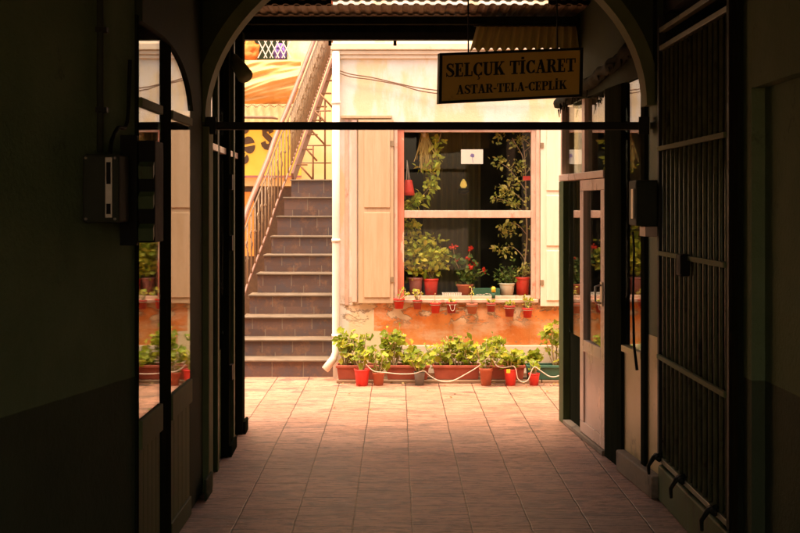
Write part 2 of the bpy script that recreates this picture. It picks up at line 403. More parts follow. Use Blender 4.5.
M['amber'].node_tree.nodes['Principled BSDF'].inputs['Emission Strength'].default_value = 0.12
M['beige'] = plain('beige_curtain_cloth', (0.17, 0.155, 0.055), (0.24, 0.215, 0.085), 3, 0.9, 0.2, stretch=(4, 4, 0.3))
M['brass'] = plain('dull_steel', (0.42, 0.36, 0.27), (0.5, 0.44, 0.34), 20, 0.4, 0.05, metallic=0.6)
M['yellow'] = plain('yellow_plastic', (0.72, 0.5, 0.03), (0.78, 0.56, 0.05), 8, 0.4, 0.02)
M['tarp'] = plain('dark_rolled_tarpaulin', (0.02, 0.022, 0.012), (0.045, 0.045, 0.026), 9, 0.9, 0.9, c3=(0.08, 0.078, 0.045), c3t=(0.6, 0.7), spec=0.1)
M['glass'] = glass_mat('shop_glass', 1.75)
M['winglass'] = glass_mat('window_glass', 1.3, (0.97, 0.98, 0.95), 0.004, 0.012)
def translucent_sheet():
    k = N('translucent_corrugated_plastic')
    c = k.mix(k.noise(k.pos, 6, 6), (0.38, 0.35, 0.17), (0.52, 0.48, 0.28))
    t = k.n('BsdfTranslucent'); k.l(c, t.inputs[0]); d = k.n('BsdfDiffuse'); k.l(c, d.inputs[0])
    s = k.n('MixShader'); s.inputs[0].default_value = 0.45
    k.l(d.outputs[0], s.inputs[1]); k.l(t.outputs[0], s.inputs[2]); k.l(s.outputs[0], k.out.inputs[0])
    return k.m
M['sheet'] = translucent_sheet()

# ------------------------------------------------------------------- ground
g = MB(); g.add([(-60,-60,-0.006),(60,-60,-0.006),(60,90,-0.006),(-60,90,-0.006)], [(0,1,2,3)])
tag(g.build('ground', plain('packed_earth', (0.2, 0.15, 0.1), (0.28, 0.21, 0.14), 1.0, 0.95, 0.3)), 'packed earth ground around the passage and yard', 'ground', kind='structure')
g = MB(); g.add([(-6,-8,0),(7,-8,0),(7,22,0),(-6,22,0)], [(0,1,2,3)])
tag(g.build('pavement', M['paving']), 'square stone tiles paving the passage floor and courtyard', 'pavement', kind='structure')

# ------------------------------------------------------- left side of passage
XL = lambda y: -1.11
# near plaster wall, splayed
def nearX(y): return -1.11 - (5.12 - y) * 0.2475 if y > 3.3 else -1.56
t = thing('passage_wall', (-1.4, 3.5, 0), 'dark olive plaster wall with a darker painted dado, left of the passage', 'wall')
m = MB(); m.side(nearX, 3.3, 5.10, 0, 3.1, -0.6, 0); m.side(lambda y: -1.56, -3.0, 3.3, 0, 3.1, -0.5, 0.0)
m.build('plaster', M['pwall'], t)
m = MB(); m.box(-1.155, -1.106, 5.1, 5.14, 0, 2.46); m.build('corner_strip', M['darkwood'], t)

# conduit, meter box and louvred box
t = thing('wall_conduit', P(100, 150, 4.75), 'thin grey pipe running up the dark left wall above the meter box', 'pipe')
m = MB(); m.tube([P(100, 152, 4.78), P(100, 60, 4.78), P(100, -60, 4.78)], 0.014, 10); m.build('pipe', M['box'], t)
for yy in (30, 110):
    m = MB(); m.box(P(100,0,4.78).x-0.03, P(100,0,4.78).x+0.03, 4.765, 4.8, P(0,yy,4.78).z-0.01, P(0,yy,4.78).z+0.01); m.build('clip', M['iron'], t)
t = thing('meter_box', P(100, 222, 4.7), 'grey electricity meter box with a slotted window on the left wall', 'meter box')
a = P(82, 223, 4.6); b = P(119, 154, 4.6)
m = MB(); m.box(a.x, b.x, 4.6, 4.78, a.z, b.z); m.build('case', M['box'], t, 0.012)
sl = P(105.5, 218, 4.6); sh = P(113, 157, 4.6)
m = MB(); m.box(sl.x, sh.x, 4.588, 4.602, sl.z, sh.z); fr = m.build('window_frame', M['brass'], t, 0.003)
m = MB(); m.box(sl.x+0.007, sh.x-0.006, 4.583, 4.5875, sl.z+0.13, sh.z-0.02); m.build('window_slot', M['black'], fr)
m = MB(); m.box(sl.x+0.007, sh.x-0.006, 4.583, 4.5875, sl.z+0.015, sl.z+0.055); m.build('window_slot', M['black'], fr)
m = MB(); m.lathe([(0.009,0),(0.009,0.012)], (0,0,0), 12, True, True)
m = MB(); m.tube(smooth_path([P(110, 154, 4.7), P(112, 140, 4.78), P(118, 128, 4.9), P(127, 122, 5.02), P(130, 60, 5.03)], 6), 0.008, 8); m.build('cable', M['black'], t)
for (px, py) in ((86, 158), (115, 158), (86, 219), (115, 219)):
    c = P(px, py, 4.598); m = MB(); m.tube([c, c - Vector((0, .005, 0))], .006, 10); m.build('screw', M['brass'], t)
t = thing('louvre_box', P(137, 243, 4.95), 'black louvred metal box beside the meter box on the left wall', 'box')
a = P(120, 243, 4.85); b = P(152.5, 140, 4.85)
m = MB(); m.box(a.x, b.x, 4.9, 5.08, a.z, b.z); m.build('case', M['black'], t, 0.004)
m = MB(); m.box(a.x-0.003, a.x+0.066, 4.86, 4.897, a.z-0.01, b.z+0.02); m.build('front_plate', M['black'], t, 0.003)
for k in range(3):
    z0 = P(0, (172, 202, 234)[k], 4.88).z
    m = MB(); m.obox((a.x+0.07, 4.87, z0-0.028), (b.x-a.x-0.071, 0, 0), (0, 0.025, 0.02), (0, -0.004, 0.05)); m.build('louvre', M['olive'], t)

# first shopfront: arched opening with two glazed bays
t = thing('timber_shopfront', (-1.11, 5.8, 0), 'dark timber shopfront with tall glass panes above boarded panels under an arch, on the left', 'shopfront')
fy = [5.14, 5.62, 5.92, 6.42]
m = MB()
m.side(XL, 5.60, 5.84, 0, 2.42, -0.10, 0.012)                    # middle post
post = m.build('post', M['darkwood'], t, 0.006)
for q in ((5.141, 5.599), (5.841, 6.40)):
    m = MB(); m.side(XL, *q, 0.101, 0.599, -0.06, -0.01); m.build('boarded_panel', M['archpaint'], t)
for (y0, y1) in ((5.141, 5.599), (5.841, 6.40)):
    m = MB()
    n = 5
    for i in range(n):
        a = y0 + (y1-y0)*i/n; b = y0 + (y1-y0)*(i+1)/n
        m.side(XL, a+0.004, b-0.004, 0.1, 0.60, -0.0095, 0.004)
    m.build('board', M['archpaint'], t)
    m = MB(); m.side(XL, y0, y1, 0.60, 0.725, -0.06, 0.02); m.build('sill_rail', M['archpaint'], t, 0.005)
    m = MB(); m.side(XL, y0, y1, 0.0, 0.1, -0.06, 0.015); m.build('bottom_rail', M['olive'], t, 0.005)
    m = MB(); m.side(XL, y0, y1, 0.726, 2.07, 0.0, 0.006); m.build('pane', M['glass'], t)
    m = MB(); m.side(XL, y0, y1, 2.071, 2.112, -0.06, 0.02); m.build('transom_bar', M['archpaint'], t, 0.004)
    m = MB(); m.side(XL, y0, y1, 2.113, 2.55, 0.0, 0.006); m.build('transom_pane', M['glass'], t)
# arched head wall over the glass
def arch_z(y): 
    u = (y - 5.45) / 0.98
    return 2.10 + 0.34 * math.sqrt(max(0.0, 1 - abs(max(u, -0.2))**2.4))
ys = [5.14 + (6.42-5.14)*i/24 for i in range(25)]
m = MB()
for i in range(24):
    y0, y1 = ys[i], ys[i+1]
    z0, z1 = arch_z(y0), arch_z(y1)
    m.hexa([(-1.20,y0,z0),(-1.09,y0,z0),(-1.09,y1,z1),(-1.20,y1,z1),(-1.20,y0,3.1),(-1.09,y0,3.1),(-1.09,y1,3.1),(-1.20,y1,3.1)])
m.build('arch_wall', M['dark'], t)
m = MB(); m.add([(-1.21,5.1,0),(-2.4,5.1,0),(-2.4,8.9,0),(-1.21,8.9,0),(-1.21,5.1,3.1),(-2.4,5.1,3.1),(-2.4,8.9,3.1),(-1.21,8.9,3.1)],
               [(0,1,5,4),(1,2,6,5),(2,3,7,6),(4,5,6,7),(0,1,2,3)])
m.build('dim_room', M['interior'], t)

# pilasters and transverse arch
t = thing('passage_arch', (0.17, 6.9, 0), 'olive plaster arch spanning the passage on two pilasters', 'arch')
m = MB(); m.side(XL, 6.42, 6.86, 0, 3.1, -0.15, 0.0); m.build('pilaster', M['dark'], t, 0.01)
m = MB(); m.side(XL, 6.861, 7.02, 0, 2.10, -0.15, 0.035); m.build('pilaster', M['archpaint'], t, 0.008)
m = MB(); m.side(XL, 6.68, 6.90, 0, 0.12, 0.036, 0.05); m.build('plinth', M['dark'], t, 0.006)
def arch_pt(a, off=0.0):
    cx, rx, rz, zb = 0.165, 1.26 + off, 1.02 + off, 2.12
    c, s = math.cos(a), math.sin(a)
    e = 1.0
    return (cx + rx*math.copysign(abs(c)**e, c), zb + (0.05*(c+1)) + rz*abs(s)**e)
A = [math.pi - math.pi*i/48 for i in range(49)]
m = MB()
for i in range(48):
    (xa, za), (xb, zb) = arch_pt(A[i]), arch_pt(A[i+1]); (xc, zc), (xd, zd) = arch_pt(A[i], 0.075), arch_pt(A[i+1], 0.075)
    m.hexa([(xa,6.84,za),(xb,6.84,zb),(xb,7.0,zb),(xa,7.0,za),(xc,6.84,zc),(xd,6.84,zd),(xd,7.0,zd),(xc,7.0,zc)])
m.build('arch_ring', M['archpaint'], t)
for half in (range(24), range(24, 48)):
  m = MB()
  for i in half:
    (xa, za), (xb, zb) = arch_pt(A[i], 0.076), arch_pt(A[i+1], 0.076)
    if min(za, zb) < 3.28 and xb > xa:
        m.hexa([(xa,6.88,za),(xb,6.88,zb),(xb,6.98,zb),(xa,6.98,za),(xa,6.88,3.3),(xb,6.88,3.3),(xb,6.98,3.3),(xa,6.98,3.3)])
  m.build('spandrel', M['dark'], t)

t = thing('iron_crossbar', (0.16, 6.95, 2.1), 'black iron bar spanning the passage from side to side at head height', 'bar')
zb = P(0, 126, 6.93).z
m = MB(); m.box(-1.108, 1.452, 6.905, 6.955, zb-0.022, zb+0.022); m.build('bar', M['iron'], t, 0.004)
m = MB(); m.box(-1.10, -1.04, 6.89, 6.904, zb-0.05, zb+0.05); m.build('bracket', M['iron'], t)
m = MB(); m.box(1.39, 1.45, 6.89, 6.904, zb-0.05, zb+0.05); m.build('bracket', M['iron'], t)

# second left shopfront, slim posts
XL2 = lambda y: -1.115 - (y-7)*.03
t = thing('slim_post_shopfront', (-1.11, 7.9, 0), 'narrow dark shopfront of slim upright posts nearest the courtyard on the left', 'shopfront')
for (y0, y1, o) in ((7.05, 7.16, 0.012), (7.42, 7.50, 0.02), (7.86, 7.98, 0.04), (8.28, 8.36, 0.028), (8.62, 8.78, 0.055)):
    m = MB(); m.side(XL2, y0, y1, 0, 2.9, -0.06, o); m.build('post', M['olive'] if o < 0.03 else M['darkwood'], t, 0.005)
for (y0, y1) in ((7.161, 7.419), (7.501, 7.859), (7.981, 8.279), (8.361, 8.619)):
    m = MB(); m.side(XL2, y0, y1, 0, 0.72, -0.05, -0.01); m.build('lower_panel', M['olive'], t, 0.004)
    m = MB(); m.side(XL2, y0, y1, 0.721, 1.98, -0.004, 0.002); m.build('pane', M['glass'], t)
    m = MB(); m.side(XL2, y0, y1, 1.981, 2.02, -0.05, 0.022); m.build('transom_bar', M['doorpaint'], t)  # pale paint stands in for the bright reflection along this strip
    m = MB(); m.side(XL2, y0, y1, 2.021, 2.55, -0.004, 0.002); m.build('transom_pane', M['glass'], t)
m = MB(); m.side(XL2, 7.03, 8.85, 2.551, 3.1, -0.1, -0.065); m.build('head_board', M['dark'], t)
for z in (0.5, 1.35, 1.75):
    m = MB(); m.side(XL2, 7.87, 7.95, z, z+0.1, 0.041, 0.06); m.build('hinge', M['iron'], t)
m = MB(); m.side(XL2, 8.64, 8.84, 0, 0.09, 0.056, 0.075); m.build('foot_rail', M['darkwood'], t)
m = MB(); m.side(XL2, 7.86, 8.2, 0, 0.07, 0.041, 0.058); m.build('foot_rail', M['darkwood'], t)
m = MB(); m.side(XL2, 8.786, 9.0, 0, 3.1, -0.3, -0.005); m.build('end_wall', M['dark'], t)

t = thing('lamp_fitting', P(240, 62, 8.3), 'small dark lamp fitting on an arm beneath the left end of the lintel', 'lamp')
m = MB(); m.tube([P(229, 40, 8.3), P(233, 55, 8.2), P(236, 60, 8.15)], 0.012, 8); m.build('arm', M['iron'], t)
m = MB(); m.tube([P(233, 58, 8.15), P(238, 65, 8.1), P(245, 76, 8.0)], [0.035, 0.045, 0.055], 14); m.build('shade', M['archpaint'], t)

# ----------------------------------------------------- right side of passage
XR = lambda y: 1.27 + (9.2 - y) * 0.085
def XP(ya, yb):
    yc = (ya+yb)/2
    return lambda y: XR(yc) + (yc - y)*0.042
t = thing('glass_shopfront', (1.36, 8.3, 0), 'right hand shopfront with an open-plan glazed door and pink framed panes', 'shopfront')
t['label'] = 'shopfront of pink framed glass with a half glazed door, on the right'
m = MB(); m.side(XR, 9.05, 9.2, 0, 1.83, -0.03, 0.12); m.build('post', M['olive'], t, 0.006)
m = MB(); m.side(XR, 7.48, 7.88, 0, 2.41, -0.02, 0.12); m.build('post', M['darkwood'], t, 0.006)
m = MB(); m.side(XR, 6.98, 7.06, 0, 2.41, -0.02, 0.1); m.build('post', M['darkwood'], t, 0.006)
m = MB(); m.side(XR, 7.881, 9.2, 1.831, 1.88, -0.03, 0.1); m.build('transom_bar', M['doorpaint'], t, 0.005)
# transom panes
for (y0, y1) in ((8.52, 9.16), (7.882, 8.44)):
    m = MB(); m.side(XP(y0, y1), y0, y1, 1.881, 2.40, 0.0, 0.006); m.build('transom_pane', M['glass'], t)
m = MB(); m.side(XR, 8.441, 8.519, 1.881, 2.4, -0.015, 0.08); m.build('mullion', M['doorpaint'], t)
m = MB(); m.side(XR, 9.161, 9.2, 1.881, 2.4, -0.015, 0.08); m.build('mullion', M['doorpaint'], t)
m = MB(); m.side(XP(7.061, 7.479), 7.061, 7.479, 0.781, 2.40, 0.0, 0.006); m.build('pane', M['glass'], t)
m = MB(); m.side(XR, 7.061, 7.479, 0.74, 0.78, -0.02, 0.1); m.build('sill', M['panelpaint'], t, 0.004)
m = MB(); m.side(XR, 7.061, 7.479, 0.13, 0.739, 0.0, 0.06); m.build('lower_panel', M['panelpaint'], t)
m = MB(); m.side(XR, 6.8, 9.2, 2.411, 3.1, 0.0, 0.12); m.build('head_wall', M['dark'], t)
m = MB(); m.side(XR, 6.72, 6.979, 0.13, 0.9, 0.0, 0.12); m.build('pier', M['panelpaint'], t)
m = MB(); m.side(XR, 6.72, 6.979, 0.901, 2.41, 0.0, 0.12); m.build('pier', M['olive'], t)
m = MB(); m.side(XR, 6.72, 7.47, 0, 0.13, -0.055, 0.12); m.build('kerb', M['kerb'], t, 0.01)
m = MB(); m.side(XR, 7.89, 9.04, 0, 0.035, -0.035, 0.1); m.build('threshold', M['kerb'], t, 0.006)
# fixed narrow pane beside the door
m = MB(); m.side(XP(8.57, 9.048), 8.57, 9.048, 0.70, 1.83, 0.0, 0.006); m.build('pane', M['glass'], t)
m = MB(); m.side(XR, 8.57, 9.048, 0.036, 0.699, 0.02, 0.06); m.build('lower_panel', M['darkwood'], t)
# door leaf
d = MB(); d.side(XR, 7.885, 8.56, 0.04, 0.12, -0.02, 0.02); d.side(XR, 7.885, 8.56, 1.75, 1.826, -0.02, 0.02)
d.side(XR, 7.885, 7.985, 0.121, 1.749, -0.02, 0.02); d.side(XR, 8.46, 8.56, 0.121, 1.749, -0.02, 0.02)
d.side(XR, 7.986, 8.459, 0.62, 0.70, -0.02, 0.02)
door = d.build('door', M['doorpaint'], t, 0.004)
m = MB(); m.side(XP(7.986, 8.459), 7.986, 8.459, 0.701, 1.749, -0.003, 0.003); m.build('pane', M['glass'], door)
m = MB(); m.side(XR, 7.986, 8.459, 0.121, 0.619, -0.008, 0.01); m.build('panel', M['doorpaint'], door)
m = MB(); m.side(XR, 7.91, 7.965, 0.98, 1.14, -0.028, -0.021)
m.tube([(XR(7.94)-0.03, 7.94, 1.0), (XR(7.94)-0.065, 7.94, 1.01), (XR(7.94)-0.065, 7.94, 1.11), (XR(7.94)-0.03, 7.94, 1.12)], 0.007, 8)
m.build('handle', M['brass'], door)
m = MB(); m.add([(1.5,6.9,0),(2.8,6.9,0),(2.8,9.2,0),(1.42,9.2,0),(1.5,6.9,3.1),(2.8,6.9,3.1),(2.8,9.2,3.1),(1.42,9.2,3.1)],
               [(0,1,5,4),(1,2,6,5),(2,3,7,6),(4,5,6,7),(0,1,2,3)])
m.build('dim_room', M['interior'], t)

t = thing('switch_box', P(644, 226, 6.9), 'dark electrical box with a pale vertical slot on the right pier', 'electrical box')
a = P(636, 226, 6.75); b = P(652, 180, 6.75)
m = MB(); m.box(a.x, b.x+0.05, 6.75, 6.96, a.z, b.z); m.build('case', M['box'], t, 0.01)
m = MB(); m.box(a.x-0.012, a.x-0.0005, 6.78, 6.84, a.z+0.04, b.z-0.05); m.build('slot', M['brass'], t, 0.003)
m = MB(); m.box(a.x+0.05, b.x+0.06, 6.74, 6.9, a.z-0.06, a.z-0.004); m.build('bracket', M['doorpaint'], t, 0.004)
m = MB(); m.tube([P(633, 232, 6.9), P(634, 250, 6.95), P(633, 300, 6.95), P(634, 345, 6.95), P(637, 370, 6.95)], [0.006,0.006,0.007,0.008,0.009], 8); m.build('cable', M['black'], t)

# barred gate
XG = 1.475
t = thing('barred_gate', (XG, 6.0, 0.24), 'tall black iron gate of close upright bars on the right wall', 'gate')
nb = 14
for i in range(nb):
    y = 5.36 + i*(6.62-5.36)/(nb-1)
    m = MB(); m.tube([(XG, y, 0.25), (XG, y, 2.50)], 0.011, 10); m.build('bar', M['barpaint'], t)
for z in (0.74, 1.37, 2.0):
    zz = {0.74: H-0.572*1.47, 1.37: H-0.181*1.47, 2.0: H+0.212*1.47}[z]
    m = MB(); m.box(XG-0.03, XG-0.012, 5.31, 6.68, zz-0.0125, zz+0.0125); m.build('rail', M['archpaint'], t, 0.002)
for z in (0.24, 2.52, 2.62):
    m = MB(); m.box(XG-0.018, XG+0.018, 5.31, 6.68, z-0.014, z+0.014); m.build('rail', M['barpaint'], t, 0.003)
for y in (5.28, 6.69):
    m = MB(); m.box(XG-0.02, XG+0.02, y-0.02, y+0.02, 0.22, 2.7); m.build('stile', M['iron'], t, 0.003)
m = MB()
c = Vector((XG-0.035, 6.02, H-0.181*1.47-0.03)); m.box(c.x-0.03, c.x+0.02, c.y-0.05, c.y+0.05, c.z-0.06, c.z+0.05); m.build('lock', M['black'], t, 0.008)
for y in (6.66, 6.12, 5.50):
    m = MB()
    m.tube([(XG-0.005, y, 0.27), (XG-0.05, y, 0.25), (XG-0.075, y+0.02, 0.20), (XG-0.07, y+0.03, 0.15)], [0.012, 0.014, 0.011, 0.008], 8)
    m.tube([(XG-0.03, y-0.04, 0.25), (XG-0.03, y+0.04, 0.25)], 0.017, 10)
    m.build('hinge_foot', M['iron'], t)

# wall around the gate: kerb below, niche behind, recessed panel nearer
t = thing('gate_wall', (1.5, 5.5, 0), 'dark olive wall with a recessed panel around the barred gate on the right', 'wall')
m = MB(); m.box(1.46, 2.2, 5.21, 6.719, 0, 0.2); m.build('plinth', M['olive'], t, 0.012)
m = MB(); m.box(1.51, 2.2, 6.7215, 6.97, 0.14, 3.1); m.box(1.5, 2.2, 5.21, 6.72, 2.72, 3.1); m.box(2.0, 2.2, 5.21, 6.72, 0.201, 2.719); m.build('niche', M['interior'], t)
m = MB(); m.box(1.475, 2.2, 4.99, 5.209, 0, 3.1)
m.box(1.475, 2.2, -3, 4.9895, H+0.33*1.475, 3.1); m.box(1.53, 2.2, -3, 4.9895, 0, H+0.33*1.475-0.001)
m.build('plaster', M['pwall'], t)
m = MB(); m.box(1.45, 1.474, 5.1, 5.2, 0, 2.9); m.build('edge_strip', M['darkwood'], t, 0.004)

# ------------------------------------------------------------ roof structure
t = roof = thing('passage_building', (0.17, 7, 0), 'low building roofed in ribbed sheets and a lintel beam, which the passage runs through', 'building')
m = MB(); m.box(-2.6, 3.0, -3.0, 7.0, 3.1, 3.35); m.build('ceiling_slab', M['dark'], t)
def corrugated(m, x0, x1, y0, z0, y1, z1, pitch=0.076, amp=0.007, th=0.004):
    n = int((x1-x0)/pitch*6)
    vs, fs = [], []
    for i in range(n+1):
        x = x0 + (x1-x0)*i/n
        w = amp*math.cos(2*math.pi*(x-x0)/pitch)
        w = max(-amp*0.6, min(amp, w*1.5))
        vs += [(x,y0,z0+w),(x,y1,z1+w),(x,y0,z0+w+th),(x,y1,z1+w+th)]
    for i in range(n):
        a, b = i*4, i*4+4
        fs += [(a,b,b+1,a+1),(a+2,a+3,b+3,b+2),(a,a+2,b+2,b),(a+1,b+1,b+3,a+3)]
    return m.add(vs, fs, False)
m = corrugated(MB(), -2.6, 3.0, 7.001, 3.115, 8.42, 3.078); m.build('roof_sheet', M['roofsheet'], t)
m = corrugated(MB(), -2.6, 3.0, 8.36, 3.044, 9.13, 3.036); m.build('roof_sheet', M['roofsheet'], t)
for q in ((-2.6, -0.46), (1.06, 3.0)):
    m = MB(); m.box(*q, 8.385, 8.415, 3.045, 3.09); m.build('batten', M['darkwood'], t)
m = MB()
z0, z1 = P(0, 41, 9.0).z, P(0, 30, 9.0).z
m.box(-2.6, 3.0, 9.0, 9.12, z0+0.02, 3.02); m.build('lintel', M['darkwood'], t, 0.006)
m = MB(); m.box(-2.6, 3.0, 8.93, 8.999, z0, z0+0.055); m.build('lintel_flange', M['iron'], t)
for px in (330, 395, 475):
    c = P(px, 41, 8.95); m = MB(); m.tube([c + Vector((0,0,0.0)), c - Vector((0,0,0.035))], 0.012, 8); m.build('bolt', M['iron'], t)
for y in (7.4, 7.9, 8.75):
    m = MB(); m.box(-2.4, 2.6, y-0.03, y+0.03, 3.04 if y < 8.4 else 2.965, 3.095 if y < 8.4 else 3.02); m.build('purlin', M['darkwood'], t)
# outer walls of the passage building toward the yard
t = roof
m = MB(); m.box(-6, -1.42, 9.0, 9.2, 0, 3.02); m.build('wall', M['facade'], t)
m = MB(); m.box(1.42, 7, 9.21, 9.4, 0, 3.02); m.build('wall', M['facade'], t)
m = MB(); m.box(-2.62, -2.45, -3, 8.99, 0, 3.09); m.build('side_wall', M['dark'], t)
m = MB(); m.box(-2.449, 2.849, -3.0, -2.85, 0, 0.25); m.build('end_wall', M['dark'], t)  # low unseen wall added behind the camera to trim light from that end
m = MB(); m.box(2.85, 3.0, -3, 9.2, 0, 3.09); m.build('side_wall', M['dark'], t)

t = thing('translucent_awning', P(520, 40, 8.7), 'short corrugated plastic sheet, yellowed, hung below the lintel behind the sign', 'awning')
m = MB()
vs, fs = [], []
n = 130
for i in range(n+1):
    s = i/n
    top = P(478 + 102*s, 20, 8.86); bot = P(470 + 110*s, 50, 8.62)
    w = 0.024*math.cos(2*math.pi*s*13)
    for p in (top, bot):
        vs += [(p.x, p.y + w, p.z - w*0.5), (p.x, p.y + w + 0.004, p.z - w*0.5 + 0.002)]
for i in range(n):
    a, b = i*4, i*4+4
    fs += [(a,a+2,b+2,b),(a+1,b+1,b+3,a+3),(a,b,b+1,a+1),(a+2,a+3,b+3,b+2)]
m.add(vs, fs); m.build('plastic_sheet', M['sheet'], t)
m = MB(); m.bar(P(474, 23, 8.78), P(582, 23, 8.78), 0.03, 0.05); m.build('support_bar', M['iron'], t)

t = thing('rolled_tarpaulin', P(610, 85, 8.3), 'lumpy dark rolled tarpaulin slung along the top of the right shopfront', 'tarpaulin')
m = MB()
rng = random.Random(3)
a, b = Vector((XR(9.15)-0.06, 9.15, 2.40)), Vector((XR(7.0)-0.03, 7.0, 2.62))
pts, rs = [], []
for i in range(41):
    s = i/40; p = a.lerp(b, s); p.z -= 0.02*math.sin(s*math.pi); p.x += rng.uniform(-.008,.008)
    pts.append(p + Vector((0,0,rng.uniform(-.01,.01)))); rs.append((0.04 + 0.005*math.sin(s*37) + rng.uniform(-.005,.005))*min(1, .35 + s*12))
m.tube(pts, rs, 14); m.build('roll', M['tarp'], t)
for i in range(22):
    m = MB(); s = rng.random(); p = a.lerp(b, s) + Vector((rng.uniform(-.05,.0), 0, -0.04))
    L = rng.uniform(.02, .075)
    m.tube([p, p + Vector((rng.uniform(-.01,.01), rng.uniform(-.02,.02), -L))], [0.008, 0.003], 5); m.build('tatter', M['tarp'], t)

# -------------------------------------------------------------- hanging sign
SL, SR = 7.50, 7.72
c00, c10 = P(438, 104, SL), P(581.5, 96.8, SR)
c01, c11 = P(439, 53.5, SL), P(579.5, 48.5, SR)
U = (c10 - c00); V = (c01 - c00)
nrm = U.cross(V).normalized()           # toward the camera
if nrm.y > 0: nrm = -nrm
t = thing('hanging_sign', (c00 + c10)/2, 'yellow board with two lines of black serif capitals hung below the roof', 'sign')
def S(u, v, d=0.0): return c00 + U*u + V*v + nrm*d
m = MB(); m.prism([(0.02,0.03),(0.98,0.03),(0.98,0.97),(0.02,0.97)], lambda u, v: S(u, v, -0.02), lambda u, v: S(u, v, 0.006)); m.build('board', M['signyellow'], t)
m = MB()
for q in ([(0,0),(1,0),(1,0.05),(0,0.05)], [(0,0.95),(1,0.95),(1,1),(0,1)], [(0,0.051),(0.02,0.051),(0.02,0.949),(0,0.949)], [(0.98,0.051),(1,0.051),(1,0.949),(0.98,0.949)]):
    m.prism(q, lambda u, v: S(u, v, -0.03), lambda u, v: S(u, v, 0.016))
m.build('frame', M['iron'], t)
for u in (0.2, 0.82):
    p = S(u, 1.0); m = MB(); m.tube([p, (p.x, p.y+0.02, 3.09)], 0.005, 6); m.build('hanger', M['iron'], t)

def rect(x0, y0, x1, y1): return [[(x0,y0),(x1,y0),(x1,y1),(x0,y1)]]
def strip(pts, ws):
    out = []; n = len(pts); L, Rr = [], []
    for i in range(n):
        ax, ay = pts[max(0,i-1)]; bx, by = pts[min(n-1,i+1)]
        dx, dy = bx-ax, by-ay; l = math.hypot(dx, dy) or 1
        w = ws[i]/2 if hasattr(ws, '__len__') else ws/2
        L.append((pts[i][0]-dy/l*w, pts[i][1]+dx/l*w)); Rr.append((pts[i][0]+dy/l*w, pts[i][1]-dx/l*w))
    for i in range(n-1): out.append([Rr[i], Rr[i+1], L[i+1], L[i]])
    return out
def arc(cx, cy, rx, ry, a0, a1, w0, w1, n=16):
    pts, ws = [], []
    for i in range(n+1):
        a = R(a0 + (a1-a0)*i/n)
        pts.append((cx+rx*math.cos(a), cy+ry*math.sin(a))); ws.append(w0 + (w1-w0)*abs(math.cos(a))**1.5)
    return strip(pts, ws)
ST = rect(.1,.06,.33,.94)
Spts = [(.58,.74),(.53,.88),(.4,.955),(.25,.94),(.15,.84),(.16,.69),(.28,.58),(.43,.48),(.56,.37),(.6,.22),(.52,.09),(.37,.045),(.22,.07),(.12,.16),(.07,.3)]
Sw = [.07,.08,.09,.12,.17,.2,.21,.22,.21,.19,.14,.09,.08,.08,.07]
Cc = lambda: arc(.42,.5,.3,.45,42,318,.08,.24,20) + rect(.63,.66,.7,.98) + rect(.64,.04,.7,.3)
GL = {
 'E': (.74, ST + rect(.0,0,.66,.09) + rect(.0,.91,.64,1) + rect(.33,.46,.46,.54) + rect(.58,.09,.66,.3) + rect(.56,.7,.64,.91) + rect(.44,.35,.51,.65)),
 'L': (.72, ST + rect(0,0,.66,.09) + rect(0,.91,.43,1) + rect(.58,.09,.66,.36)),
 'T': (.8, rect(.27,.06,.5,.91) + rect(.14,0,.63,.08) + rect(0,.91,.77,1) + rect(0,.64,.08,.91) + rect(.69,.64,.77,.91)),
 'İ': (.5, ST + rect(0,0,.43,.08) + rect(0,.92,.43,1) + rect(.11,1.08,.32,1.26)),
 'U': (.84, rect(.1,.3,.33,.92) + rect(0,.92,.43,1) + rect(.62,.3,.72,.92) + rect(.52,.92,.82,1) + strip([(.215,.32),(.23,.17),(.31,.07),(.44,.04),(.57,.08),(.65,.19),(.67,.32)], [.23,.21,.16,.11,.1,.1,.1])),
 'C': (.76, Cc()),
 'Ç': (.76, Cc() + strip([(.44,.05),(.4,-.08),(.5,-.13),(.46,-.24),(.33,-.25)], [.06,.07,.1,.09,.05])),
 'S': (.7, strip(Spts, Sw) + rect(.55,.68,.61,.98) + rect(.05,.02,.11,.32)),
 'K': (.9, ST + rect(0,0,.43,.08) + rect(0,.92,.43,1) + strip([(.32,.42),(.68,.94)], .09) + strip([(.42,.58),(.72,.06)], .22) + rect(.54,.92,.84,1) + rect(.52,0,.9,.08)),
 'A': (.88, strip([(.16,.06),(.41,.98)], .09) + strip([(.4,1.0),(.67,.06)], .22) + rect(.24,.3,.54,.38) + rect(0,0,.3,.08) + rect(.47,0,.86,.08)),
 'R': (.86, ST + rect(0,0,.43,.08) + rect(0,.92,.33,1) + strip([(.33,.955),(.48,.955),(.6,.88),(.62,.74),(.56,.6),(.45,.53),(.33,.52)], [.08,.09,.17,.23,.17,.09,.08]) + strip([(.44,.54),(.58,.3),(.68,.06)], [.16,.22,.2]) + rect(.6,0,.86,.08)),
 'P': (.78, ST + rect(0,0,.43,.08) + rect(0,.92,.33,1) + strip([(.33,.955),(.5,.955),(.62,.88),(.65,.72),(.6,.56),(.48,.48),(.33,.47)], [.08,.09,.17,.24,.17,.09,.08])),
 '-': (.42, rect(.03,.36,.36,.5)),
 ' ': (.4, []),
}
def lettering(text, u0, u1, vb, hcap, fmap, d0):
    m = MB(); tot = sum(GL[ch][0] for ch in text) - .08
    k = (u1-u0)/tot; x = u0; q = 0
    for ch in text:
        w, polys = GL[ch]
        for p in polys:
            q += 1; dd = d0 + 0.00006*(q % 40)
            m.prism([(x + a*k, vb + b*hcap) for a, b in p], lambda u, v: fmap(u, v, 0.0062), lambda u, v, dd=dd: fmap(u, v, dd))
        x += w*k
    return m
